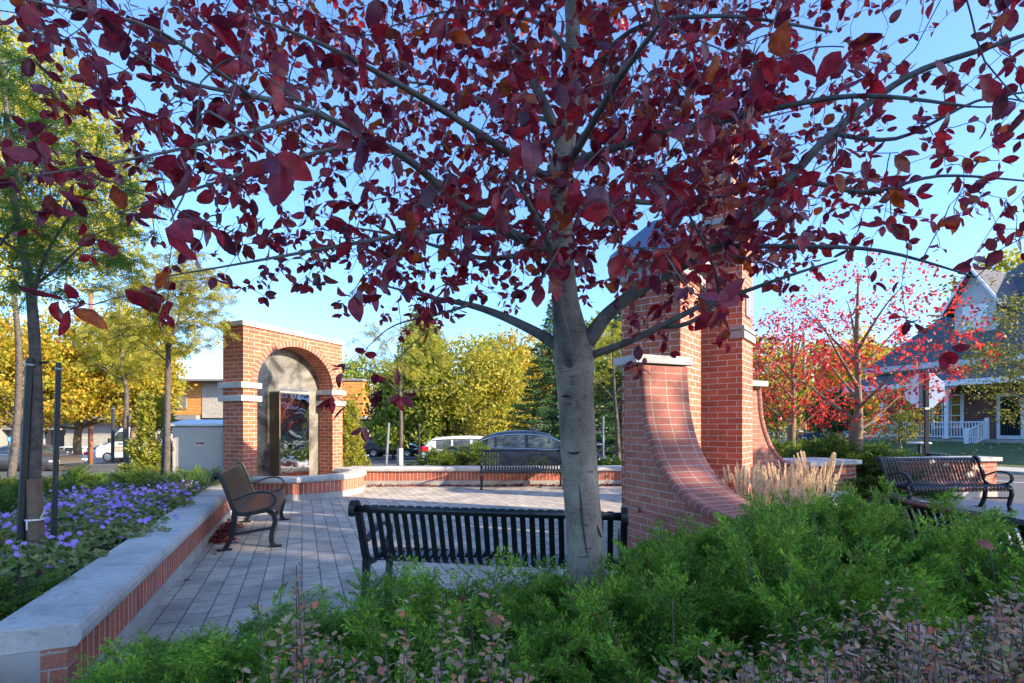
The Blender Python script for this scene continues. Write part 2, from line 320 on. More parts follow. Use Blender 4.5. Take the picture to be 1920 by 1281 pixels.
def woodsiding():
    m, nt, p, o = newmat('orange wood siding'); L = nt.links.new
    tc = N(nt, 'ShaderNodeTexCoord'); w = N(nt, 'ShaderNodeTexWave', Scale=1.0, Distortion=0.0); w.bands_direction = 'Z'; w.wave_profile = 'SAW'
    mp = N(nt, 'ShaderNodeMapping'); mp.inputs['Scale'].default_value = (1, 1, 1.1); L(tc.outputs['Object'], mp.inputs[0]); L(mp.outputs[0], w.inputs[0])
    r = ramp(nt, w.outputs['Fac'], [(0.0, (0.16, 0.05, 0.015)), (0.14, (0.66, 0.25, 0.06)), (1.0, (0.78, 0.31, 0.08))])
    nz = N(nt, 'ShaderNodeTexNoise', Scale=3.0, Detail=4.0); L(tc.outputs['Object'], nz.inputs[0]); r2 = ramp(nt, nz.outputs['Fac'], [(0.3, (0.8,)*3), (0.7, (1.1,)*3)])
    mx = N(nt, 'ShaderNodeMix', data_type='RGBA', blend_type='MULTIPLY'); mx.inputs[0].default_value = 1.0; L(r.outputs[0], mx.inputs[6]); L(r2.outputs[0], mx.inputs[7])
    L(mx.outputs[2], p.inputs['Base Color']); p.inputs['Roughness'].default_value = 0.5; return m
M['wood'] = woodsiding()
def steel(name, rough, stain, base=(0.21, 0.195, 0.165), metal=0.6):
    m, nt, p, o = newmat(name); L = nt.links.new
    tc = N(nt, 'ShaderNodeTexCoord'); nz = N(nt, 'ShaderNodeTexNoise', Scale=1.6, Detail=9.0, Roughness=0.72, Distortion=0.6); L(tc.outputs['Object'], nz.inputs[0])
    r = ramp(nt, nz.outputs['Fac'], [(0.33, tuple(x*(1-stain) for x in base)), (0.5, base), (0.68, tuple(min(1, x*(1+stain*0.9)) for x in base))])
    L(r.outputs[0], p.inputs['Base Color']); p.inputs['Metallic'].default_value = metal
    r2 = ramp(nt, nz.outputs['Fac'], [(0.3, (rough*0.7,)*3), (0.7, (min(1, rough*1.3),)*3)]); L(r2.outputs[0], p.inputs['Roughness'])
    n2 = N(nt, 'ShaderNodeTexNoise', Scale=2.3, Detail=2.0, Distortion=0.8); L(tc.outputs['Object'], n2.inputs[0])
    bp = N(nt, 'ShaderNodeBump', Strength=0.25 if rough < 0.1 else 0.35, Distance=0.05 if rough < 0.1 else 0.01); L(n2.outputs['Fac'], bp.inputs['Height']); L(bp.outputs[0], p.inputs['Normal'])
    return m
M['steel'] = steel('stained steel panel', 0.42, 0.85)
M['mirror'] = steel('rippled mirror steel', 0.03, 0.08, (0.72, 0.72, 0.72), 1.0)
M['brass'] = steel('dull bronze steel', 0.5, 0.3, (0.20, 0.155, 0.09))
M['plum'] = leafmat('purple plum leaf', [(0.06, 0.010, 0.024), (0.23, 0.014, 0.030), (0.08, 0.014, 0.040), (0.36, 0.017, 0.030), (0.13, 0.011, 0.032), (0.28, 0.014, 0.028), (0.08, 0.012, 0.03), (0.38, 0.09, 0.02)], (2.0, 1.6, 1.2), 0.45, 0.36, 0.5, veins=True)
M['plum_red'] = leafmat('scarlet plum leaf', [(0.20, 0.012, 0.02), (0.42, 0.02, 0.025), (0.14, 0.012, 0.03), (0.55, 0.06, 0.03), (0.35, 0.015, 0.03)], (1.8, 1.5, 1.2), 0.5, 0.45)
M['juniper'] = leafmat('juniper needle', [(0.06, 0.15, 0.018), (0.20, 0.37, 0.04), (0.10, 0.23, 0.028), (0.30, 0.47, 0.06), (0.15, 0.29, 0.04), (0.24, 0.17, 0.06)], (1.3, 1.5, 0.9), 0.3, 0.6, 0.25, clump=(9.0, (0.45, 0.55, 0.62), (1.45, 1.30, 1.0)))
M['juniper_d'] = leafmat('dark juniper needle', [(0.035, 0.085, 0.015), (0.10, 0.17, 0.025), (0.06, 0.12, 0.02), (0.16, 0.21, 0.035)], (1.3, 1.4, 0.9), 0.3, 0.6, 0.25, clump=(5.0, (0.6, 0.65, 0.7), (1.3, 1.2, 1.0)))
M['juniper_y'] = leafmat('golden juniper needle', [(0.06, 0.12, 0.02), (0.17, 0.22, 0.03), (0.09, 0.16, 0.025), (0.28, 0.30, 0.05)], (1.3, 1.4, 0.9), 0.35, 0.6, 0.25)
M['spirea'] = leafmat('bronze shrub leaf', [(0.34, 0.19, 0.14), (0.44, 0.26, 0.18), (0.22, 0.26, 0.06), (0.48, 0.30, 0.22), (0.44, 0.25, 0.07), (0.30, 0.20, 0.18), (0.62, 0.15, 0.09), (0.28, 0.32, 0.08)], (1.5, 1.3, 1.0), 0.25, 0.42, 0.5)
M['locust'] = leafmat('green locust leaflet', [(0.04, 0.10, 0.02), (0.09, 0.17, 0.03), (0.06, 0.13, 0.025), (0.16, 0.22, 0.035)], (1.6, 1.6, 0.9), 0.45, 0.5, 0.3)
M['locust_y'] = leafmat('yellowing locust leaf', [(0.22, 0.24, 0.035), (0.42, 0.36, 0.045), (0.14, 0.19, 0.03), (0.52, 0.44, 0.06), (0.30, 0.30, 0.04)], (1.3, 1.25, 0.8), 0.45, 0.5, 0.3)
M['maple_y'] = leafmat('golden maple leaf', [(0.44, 0.33, 0.035), (0.22, 0.25, 0.03), (0.58, 0.42, 0.045), (0.16, 0.20, 0.025), (0.60, 0.33, 0.035), (0.34, 0.33, 0.04)], (1.3, 1.2, 0.8), 0.5, 0.5, 0.3, clump=(0.9, (0.75, 0.95, 0.9), (1.2, 1.05, 1.0)))
M['ygreen'] = leafmat('lime green leaf', [(0.14, 0.20, 0.03), (0.28, 0.32, 0.045), (0.10, 0.15, 0.025), (0.38, 0.38, 0.05), (0.20, 0.26, 0.04)], (1.3, 1.3, 0.8), 0.45, 0.5, 0.3)
M['dgreen'] = leafmat('dark green leaf', [(0.02, 0.06, 0.015), (0.05, 0.11, 0.02), (0.03, 0.08, 0.018), (0.09, 0.15, 0.03)], (1.3, 1.4, 0.8), 0.35, 0.5, 0.3)
M['olive'] = leafmat('olive autumn leaf', [(0.07, 0.10, 0.02), (0.14, 0.15, 0.025), (0.05, 0.08, 0.018), (0.30, 0.24, 0.03), (0.10, 0.13, 0.02)], (1.3, 1.3, 0.8), 0.4, 0.5, 0.3)
M['burgundy'] = leafmat('burgundy leaf', [(0.09, 0.015, 0.02), (0.18, 0.03, 0.03), (0.06, 0.015, 0.02)], (1.8, 1.2, 1.2), 0.4)
M['spruce'] = leafmat('spruce needle', [(0.02, 0.07, 0.025), (0.055, 0.13, 0.035), (0.035, 0.10, 0.03), (0.12, 0.19, 0.045)], (1.2, 1.4, 0.9), 0.25, 0.6, 0.25)
M['arbor'] = leafmat('golden arborvitae spray', [(0.22, 0.27, 0.035), (0.36, 0.37, 0.05), (0.12, 0.19, 0.03), (0.42, 0.28, 0.04), (0.28, 0.33, 0.045)], (1.3, 1.3, 0.8), 0.4, 0.5, 0.3)
M['grass'] = leafmat('dark ornamental grass', [(0.03, 0.07, 0.02), (0.07, 0.13, 0.035), (0.04, 0.09, 0.03)], (1.3, 1.4, 0.9), 0.3, 0.5, 0.3)
M['straw'] = leafmat('straw plume', [(0.74, 0.62, 0.43), (0.84, 0.74, 0.55), (0.62, 0.50, 0.33)], (1.2, 1.1, 1.0), 0.3, 0.8, 0.1)
M['reed'] = leafmat('dry reed blade', [(0.16, 0.13, 0.05), (0.26, 0.19, 0.09), (0.11, 0.12, 0.04)], (1.2, 1.1, 1.0), 0.3, 0.7, 0.2)
M['geranium'] = leafmat('geranium leaf', [(0.07, 0.16, 0.03), (0.16, 0.24, 0.05), (0.34, 0.29, 0.10), (0.08, 0.19, 0.03), (0.42, 0.28, 0.15)], (1.3, 1.3, 0.9), 0.3, 0.5, 0.3)
M['violet'] = leafmat('violet petal', [(0.36, 0.22, 0.72), (0.50, 0.33, 0.80), (0.40, 0.20, 0.66)], (1.2, 1.0, 1.3), 0.35, 0.6, 0.2)
M['cream'] = mat('flower centre', (0.6, 0.5, 0.4), 0.7)
M['litter'] = leafmat('fallen plum leaf', [(0.20, 0.02, 0.03), (0.10, 0.02, 0.03), (0.30, 0.10, 0.05), (0.26, 0.03, 0.04), (0.16, 0.05, 0.04)], (1.2, 1.0, 1.0), 0.15, 0.5, 0.3)
M['flag'] = leafmat('yellow fallen leaf', [(0.6, 0.45, 0.08), (0.45, 0.3, 0.06)], (1, 1, 1), 0.2)
# ================================================================ GROUND
def grid_sheet(name, xs, ys, h, m, kind='structure'):
    vs = [(x, y, h(x, y)) for y in ys for x in xs]; n = len(xs)
    fs = [(j*n+i, j*n+i+1, (j+1)*n+i+1, (j+1)*n+i) for j in range(len(ys)-1) for i in range(n-1)]
    b = MB(); b.add(vs, fs); return tag(b.build(name, m, smooth=True), kind=kind)
xs = [-900, -400, -200, -120]+list(range(-80, 81, 4))+[120, 200, 400, 900]
ys = [-200, -80, -40]+list(range(-20, 93, 3))+[120, 180, 300, 500, 1200, 2500]
grid_sheet('ground', xs, ys, lambda x, y: lot(x, y)-0.03, M['ground'])
def sheet(name, poly, z, m, uvwd=False, kind='structure'):
    b = MB(); P3 = [(x, y, z if not callable(z) else z(x, y)) for x, y in poly]
    uv = None
    if uvwd: uv = [[(Vector((x, y)).dot(D2), Vector((x, y)).dot(W2)) for x, y in poly]]
    b.add(P3, [tuple(range(len(poly)))], uv); return tag(b.build(name, m), kind=kind)
# asphalt of the car park on the left and behind
sheetpts = [(-70, 13.8), (20, 13.8), (26, 90), (-70, 90)]
grid_sheet('parking_lot', list(range(-70, 29, 3)), [14.6+2.5*i for i in range(30)], lambda x, y: lot(x, y)+0.002, M['asphalt'])
sheet('plaza_paving', [wd2(-1.12, 2.0), wd2(-1.12, 15.5), wd2(8.4, 15.5), wd2(8.4, -4), wd2(-1.12, -4)][0:5], 0.0, M['paver'], uvwd=True)
sheet('sidewalk', [wd2(6.9, -6), wd2(6.9, 9.0), wd2(12.0, 9.0), wd2(12.0, -6)][::-1], 0.006, M['walk'])
sheet('far_sidewalk', [wd2(12.0, 9.0), wd2(8.4, 9.0), wd2(8.4, 40), wd2(12.0, 40)][::-1], 0.004, M['walk'])
b = MB(); pk = [wd2(12.0, -6), wd2(12.15, -6), wd2(12.15, 60), wd2(12.0, 60)]; b.prism(pk, -0.16, 0.008); tag(b.build('kerb', M['concrete'], bevel=0.02), kind='structure')
b = MB(); pk = [wd2(20.4, -6), wd2(20.6, -6), wd2(20.6, 60), wd2(20.4, 60)]; b.prism(pk, -0.16, 0.02); tag(b.build('kerb', M['concrete'], bevel=0.02), kind='structure')
sheet('road', [wd2(12.15, -8), wd2(20.4, -8), wd2(20.4, 80), wd2(12.15, 80)], -0.062, M['asphalt'])
for w_, dash, m_ in ((15.0, True, 'paint_w'), (17.4, False, 'paint_w'), (19.2, False, 'paint_y')):
    if dash:
        for k in range(12): sheet('road_marking', [wd2(w_, -2+k*4.5), wd2(w_+.12, -2+k*4.5), wd2(w_+.12, 1+k*4.5), wd2(w_, 1+k*4.5)], -0.058, M[m_])
    else: sheet('road_marking', [wd2(w_, -8), wd2(w_+.12, -8), wd2(w_+.12, 60), wd2(w_, 60)], -0.058, M[m_])
sheet('far_sidewalk', [wd2(20.6, -6), wd2(22.4, -6), wd2(22.4, 60), wd2(20.6, 60)], 0.022, M['walk'])
def lawnh(x, y):
    w_ = x*W2.x+y*W2.y; k = min(1, max(0, (w_-22.4)/8)); return 0.01+0.62*k*k*(3-2*k)
def wdgrid(name, ws, ds, h, m):
    vs = [(*wd2(w_, d_), 0) for d_ in ds for w_ in ws]; vs = [(x, y, h(x, y)) for x, y, _ in vs]; n = len(ws)
    b = MB(); b.add(vs, [(j*n+i, j*n+i+1, (j+1)*n+i+1, (j+1)*n+i) for j in range(len(ds)-1) for i in range(n-1)])
    return tag(b.build(name, m, smooth=True), kind='structure')
wdgrid('lawn', [22.4+0.8*i for i in range(12)]+[36, 60], [-6+2*i for i in range(14)], lawnh, M['lawn'])
# ================================================================ LOW WALLS (coping, brick, footing)
WH = 0.45
def wall_run(name, path, nrm_out, label, thick=0.30, closed=False, z0=0.0, group=None, H=WH, split=None):
    """path = inner (seen) face line [(x,y)]; wall body lies to the side given by nrm_out * thick"""
    root = empty(name, (0, 0, 0), 0, label, 'low wall', group)
    P = [Vector(p) for p in path]; n = len(P); nr = []
    for i in range(n):
        t = (P[min(i+1, n-1)]-P[max(i-1, 0)]).normalized(); nr.append(Vector((-t.y, t.x))*nrm_out)
    cum = [0]
    for i in range(1, n): cum.append(cum[-1]+(P[i]-P[i-1]).length)
    def band(nm, za, zb, out, m, uv=False, uvr=False):
        b = MB(); vs = []
        for i in range(n):
            a = P[i]-nr[i]*out; c = P[i]+nr[i]*(thick+out)
            vs += [(a.x, a.y, za), (a.x, a.y, zb), (c.x, c.y, zb), (c.x, c.y, za)]
        fs = []; uvs = []
        for i in range(n-1):
            for k in range(4):
                fs.append((i*4+k, i*4+(k+1) % 4, (i+1)*4+(k+1) % 4, (i+1)*4+k))
                zz = [za, zb, zb, za]
                v0, v1 = (zz[k], zz[(k+1) % 4]) if k in (0, 2) else (0, thick)
                uvs.append([(v0, cum[i]), (v1, cum[i]), (v1, cum[i+1]), (v0, cum[i+1])])
        fs += [(3, 2, 1, 0), tuple((n-1)*4+k for k in range(4))]
        uvs += [[(0, za), (thick, za), (thick, zb), (0, zb)]]*2
        b.add(vs, fs, uvs if uv else None); return b.build(nm, m, root)
    band('footing', z0-0.02, 0.115, 0.008, M['concrete'])
    band('brick_course', 0.1151, H-0.1151, 0.0, M['brick_soldier'], uv=True)
    # coping stones, each with a rounded nose, laid end to end
    prof = [(-0.035, H-0.115), (-0.052, H-0.09), (-0.055, H-0.05), (-0.045, H-0.02), (-0.02, H-0.003), (0.02, H), (thick-0.02, H), (thick+0.02, H-0.003), (thick+0.045, H-0.02), (thick+0.055, H-0.05), (thick+0.052, H-0.09), (thick+0.035, H-0.115)]
    b = MB(); L = cum[-1]; ns = max(1, round(L/1.2)); m_ = len(prof)
    def pt(s):
        s = min(max(s, 0), L)
        for i in range(1, n):
            if s <= cum[i]+1e-6:
                k = (s-cum[i-1])/(cum[i]-cum[i-1]); return P[i-1].lerp(P[i], k), nr[i-1].lerp(nr[i], k).normalized()
    for q in range(ns):
        sa, sb = q*L/ns+(0.006 if q else -0.0), (q+1)*L/ns-(0.006 if q < ns-1 else 0)
        k = max(1, int((sb-sa)/0.15)) if n > 2 else 3; vs = []
        ss = [sa+(sb-sa)*j/k for j in range(k+1)]
        if k == 3: ss = [sa, sa+0.004, sb-0.004, sb]
        for j, s_ in enumerate(ss):
            p, nn = pt(s_); sh = 0.004 if (j in (0, len(ss)-1)) else 0.0
            for (o, z) in prof: vs.append((p.x+nn.x*o, p.y+nn.y*o, z-sh))
        fs = [(j*m_+i, j*m_+(i+1) % m_, (j+1)*m_+(i+1) % m_, (j+1)*m_+i) for j in range(len(ss)-1) for i in range(m_)]
        fs += [tuple(range(m_-1, -1, -1)), tuple((len(ss)-1)*m_+i for i in range(m_))]
        b.add(vs, fs)
    c = b.build('coping', M['stone'], root, smooth=False, bevel=0.004, seg=1)
    return root
A0 = Vector((-2.17, 2.50)); A1 = A0+D2*7.15
LW = wall_run('garden_wall', [A0, A1], 1, 'long brick planter wall with grey stone coping running back beside the violet flowers')
eb = MB(); Mx = Matrix(((W2.x, D2.x, 0, A0.x), (W2.y, D2.y, 0, A0.y), (0, 0, 1, 0), (0, 0, 0, 1)))
eb.box(-0.302, -0.10, -0.012, 0.0, 0.0, WH-0.117, Mx); eb.build('end_render', M['concrete'], LW)
eb = MB(); eb.box(-0.0995, 0.003, -0.014, 0.10, 0.118, WH-0.1175, Mx); eb.build('corner_bricks', M['brick_butt'], LW, uv='n')
wall_run('garden_wall', [(-3.9, 12.22), (0.5, 12.30), (4.2, 12.42)], 1, 'brick planter wall with stone coping behind the farthest bench', group=None)
# planter soil
sheet('planting_bed', [wd2(-1.35, 0.2), wd2(-1.35, 10.9), wd2(-7.5, 14.0), wd2(-9.5, 6.0), wd2(-8, 0.2)][::-1], 0.325, M['soil'])
b = MB(); e = [wd2(-1.35, 10.9), wd2(-7.5, 14.0), wd2(-9.5, 6.0), wd2(-8, 0.2)]; f_ = [wd2(-1.35, 11.2), wd2(-8, 16.0), wd2(-12, 6.5), wd2(-10, 0.2)]
for i in range(3): b.add([(*e[i], 0.325), (*e[i+1], 0.325), (*f_[i+1], lot(*f_[i+1])-0.02), (*f_[i], lot(*f_[i])-0.02)], [(0, 1, 2, 3)])
tag(b.build('bank', M['soil']), kind='structure')
sheet('planting_bed', [(-3.9, 12.5), (4.4, 12.7), (4.4, 14.0), (-3.9, 14.0)], 0.33, M['soil'])
b = MB(); b.add([(-4.2, 14.0, 0.33), (4.4, 14.0, 0.33), (4.4, 15.2, lot(4, 15.2)), (-4.2, 15.2, lot(-4, 15.2))], [(0, 1, 2, 3)]); tag(b.build('bank', M['soil']), kind='structure')
sheet('planting_bed', [(-2.1, 0.2), (5.2, 0.2), (3.0, 2.1), (2.75, 4.4), (4.6, 6.3), (3.2, 6.6), (1.2, 5.0), (0.9, 3.3), (-1.0, 2.9), (-1.8, 2.7)], 0.012, M['soil'])
# ================================================================ FOUNTAIN ARCH
U2 = Vector((0.406, 0.914)).normalized(); NN = Vector((U2.y, -U2.x))       # along its face, out of its face
PA = Vector((-5.145, 9.80)); AW, AD, AH = 2.68, 0.567, 3.35
def AM():                                      # local x along the face, y = into the wall, z up
    return Matrix(((U2.x, -NN.x, 0, PA.x), (U2.y, -NN.y, 0, PA.y), (0, 0, 1, 0), (0, 0, 0, 1)))
arch = empty('fountain_arch', (0, 0, 0), 0, 'tall orange red brick arch with stone bands framing a stained steel panel', 'arch'); arch.matrix_world = AM()
SL, SR, ZS, RZ = 0.31, 2.36, 2.27, 0.85; CX = (SL+SR)/2; RX = (SR-SL)/2
def arc(t): return CX-RX*math.cos(t), ZS+RZ*math.sin(t)
b = MB(); K = 32
fr = []
for i in range(K+1): fr.append(arc(math.pi*i/K))
def quadf(mb, pts, y, flip=False):
    vs = [(x, y, z) for x, z in pts]; uv = [(x if not flip else -x, z) for x, z in pts]
    if flip: vs = vs[::-1]; uv = uv[::-1]
    mb.add(vs, [tuple(range(len(vs)))], [uv])
for y, fl in ((0, False), (AD, True)):
    quadf(b, [(0, 0), (SL, 0), (SL, ZS), (0, ZS)], y, fl); quadf(b, [(SR, 0), (AW, 0), (AW, ZS), (SR, ZS)], y, fl)
    xs_ = [0]+[p[0] for p in fr]+[AW]
    quadf(b, [(0, ZS), (SL, ZS), (SL, AH), (0, AH)], y, fl); quadf(b, [(SR, ZS), (AW, ZS), (AW, AH), (SR, AH)], y, fl)
    for i in range(K):
        (xa, za), (xb, zb) = fr[i], fr[i+1]; quadf(b, [(xa, za), (xb, zb), (xb, AH), (xa, AH)], y, fl)
def sidef(mb, x, z0, z1, rev):
    vs = [(x, 0, z0), (x, AD, z0), (x, AD, z1), (x, 0, z1)]; uv = [(0.125, z0), (0.125+AD, z0), (0.125+AD, z1), (0.125, z1)]
    if rev: vs = vs[::-1]; uv = uv[::-1]
    mb.add(vs, [(0, 1, 2, 3)], [uv])
sidef(b, 0, 0, AH, True); sidef(b, AW, 0, AH, False); sidef(b, SL, 0, ZS, False); sidef(b, SR, 0, ZS, True)
b.build('brickwork', M['brick_arch'], arch, fix=False)
b = MB(); s = 0.0                              # soffit lining
for i in range(K):
    (xa, za), (xb, zb) = fr[i], fr[i+1]; l = math.hypot(xb-xa, zb-za)
    b.add([(xa, 0, za), (xb, 0, zb), (xb, AD, zb), (xa, AD, za)], [(3, 2, 1, 0)], [[(0.125+AD, s), (0.125+AD, s+l), (0.125, s+l), (0.125, s)]]); s += l
b.build('soffit', M['brick_arch'], arch, fix=False)
tk = 0.125
for side_y in (-0.006, AD+0.006):
  b = MB(); s = 0.0
  for i in range(K):
      ta, tb = math.pi*i/K, math.pi*(i+1)/K; (xa, za), (xb, zb) = fr[i], fr[i+1]; l = math.hypot(xb-xa, zb-za)
      def o(t):
          nx, nz = -math.cos(t)/RX, math.sin(t)/RZ; q = math.hypot(nx, nz); x, z = arc(t); return x+nx/q*tk, z+nz/q*tk
      (oa, oaz), (ob, obz) = o(ta), o(tb)
      for y in (side_y,):
          b.add([(xa, y, za), (xb, y, zb), (ob, y, obz), (oa, y, oaz)], [(0, 3, 2, 1) if y > 0 else (0, 1, 2, 3)], [[(0.01, s), (0.01, s+l), (0.01+tk, s+l), (0.01+tk, s)] if y < 0 else [(0.01, s), (0.01+tk, s), (0.01+tk, s+l), (0.01, s+l)]])
      yb_ = 0 if side_y < 0 else AD
      b.add([(oa, side_y, oaz), (ob, side_y, obz), (ob, yb_, obz), (oa, yb_, oaz)], [(0, 1, 2, 3)], [[(0, s), (0, s+l), (0.01, s+l), (0.01, s)]]); s += l
  b.build('arch_ring', M['brick_soldier'], arch, fix=False)
b = MB(); b.box(-0.035, AW+0.035, -0.035, AD+0.035, AH, AH+0.10); b.build('cap_stone', M['stone'], arch, bevel=0.008)
for z in (1.90, 2.155):
    for (x0, x1) in ((-0.075, SL+0.075), (SR-0.075, AW+0.075)):
        b = MB(); b.box(x0, x1, -0.05, AD+0.05, z, z+0.112); b.build('stone_band', M['stone'], arch, bevel=0.006)
b = MB(); b.box(SL, CX-0.003, 0.43, 0.45, 0.0, ZS); b.box(CX+0.003, SR, 0.43, 0.45, 0.0, ZS)
for i in range(K):
    (xa, za), (xb, zb) = fr[i], fr[i+1]
    b.add([(xa, 0.43, ZS), (xb, 0.43, ZS), (xb, 0.43, zb), (xa, 0.43, za), (xa, 0.45, ZS), (xb, 0.45, ZS), (xb, 0.45, zb), (xa, 0.45, za)], [(0, 1, 2, 3), (7, 6, 5, 4)])
b.build('steel_panel', M['steel'], arch)
b = MB(); b.box(0.98, 1.80, 0.152, 0.429, 0.15, 2.13); b.build('water_column', M['brass'], arch, bevel=0.004)
b = MB(); b.box(1.0, 1.78, 0.138, 0.1515, 0.17, 2.115); b.build('mirror_face', M['mirror'], arch)
b = MB(); b.box(0.97, 1.81, 0.135, 0.425, 2.131, 2.155); b.build('column_top', M['cornice'], arch)
b = MB(); b.tube([(1.03, 0.16, 2.2), (1.77, 0.16, 2.2)], 0.012); b.build('water_pipe', M['chrome'], arch)
# basin: half round wall in front of the arch
C0 = PA+U2*CX; pts = []
for i in range(33):
    t = -math.pi*0.5-0.0+math.pi*i/32; v = NN*math.cos(t)+U2*math.sin(t); pts.append(C0+v*1.36)
basin = wall_run('fountain_basin', pts, 1, 'half round brick fountain basin with stone rim in front of the arch', thick=0.26)
basin['category'] = 'fountain basin'
b = MB(); b.prism([tuple(p-(p-C0).normalized()*0.2) for p in pts], 0.0, 0.16); b.build('basin_floor', M['concrete'], basin)
# ================================================================ BRICK TOWER
def frame(o, a, bdir, z=0): return Matrix(((a.x, bdir.x, 0, o.x), (a.y, bdir.y, 0, o.y), (0, 0, 1, z), (0, 0, 0, 1)))
def tbox(root, name, mt, o, a, bd, la, lb, z0, z1, uv=True, bev=0):
    b = MB(); b.box(0, la, 0, lb, z0, z1, frame(o, a, bd)); return b.build(name, mt, root, uv='n' if uv else None, bevel=bev)
tower = empty('clock_tower', (2.4, 6.6, 0), 0, 'red brick tower with two curved buttresses and a stone trimmed upper stage', 'tower')
troot = tower
tower.location = (0, 0, 0)
E1 = Vector((0.8, -0.6)); E2 = Vector((0.6, 0.8))
K1 = Vector((2.074, 6.30)); o1 = K1-E1*0.78
tbox(tower, 'front_pier', M['brick_tower'], o1, E1, E2, 0.78, 0.82, 0, 3.30)
for (z0, z1, ov) in ((3.30, 3.40, 0.05), (3.40, 3.48, 0.02), (3.48, 3.62, 0.12)):
    tbox(tower, 'cornice', M['cornice'], o1-E1*ov-E2*ov, E1, E2, 0.78+2*ov, 0.82+2*ov, z0, z1, False, 0.006)
b = MB(); b.box(-0.12, 0.90, -0.12, 0.94, 3.62, 3.65, frame(o1, E1, E2)); b.box(-0.12, 0.90, -0.12, 0.94, 3.65, 4.15, frame(o1, E1, E2), taper=0.42); b.build('hipped_roof', M['metalroof'], tower)
K2 = Vector((3.15, 7.00)); o2 = K2-E1*0.72
tbox(tower, 'tall_shaft', M['brick_tower'], o2, E1, E2, 0.72, 0.62, 0, 4.25)
tbox(tower, 'stone_ledge', M['cornice'], o2-E1*.03-E2*.03, E1, E2, 0.78, 0.68, 4.25, 4.33, False, 0.006)
for z in (2.62, 2.74): tbox(tower, 'stone_band', M['cornice'], o2+E1*0.56-E2*0.035, E1, E2, 0.195, 0.62+0.07, z, z+(0.05 if z > 2.7 else 0.10), False, 0.004)
tbox(tower, 'metal_frame', M['metal'], o2+E1*0.705+E2*0.14, E1, E2, 0.04, 0.30, 2.95, 3.35, False, 0.004)
o3 = o2+E1*0.14+E2*0.12
tbox(tower, 'upper_shaft', M['brick_tower'], o3, E1, E2, 0.40, 0.38, 4.33, 5.62)
tbox(tower, 'corner_trim', M['cornice'], o3+E1*0.385-E2*0.012, E1, E2, 0.03, 0.05, 4.33, 5.62, False, 0.003)
for (z0, z1, ov) in ((5.62, 5.70, 0.03), (5.70, 5.80, 0.08)):
    tbox(tower, 'cornice', M['siding'], o3-E1*ov-E2*ov, E1, E2, 0.40+2*ov, 0.38+2*ov, z0, z1, False, 0.006)
b = MB(); b.box(-0.09, 0.49, -0.09, 0.47, 5.80, 6.25, frame(o3, E1, E2), taper=0.23); b.build('pointed_roof', M['metalroof'], tower)
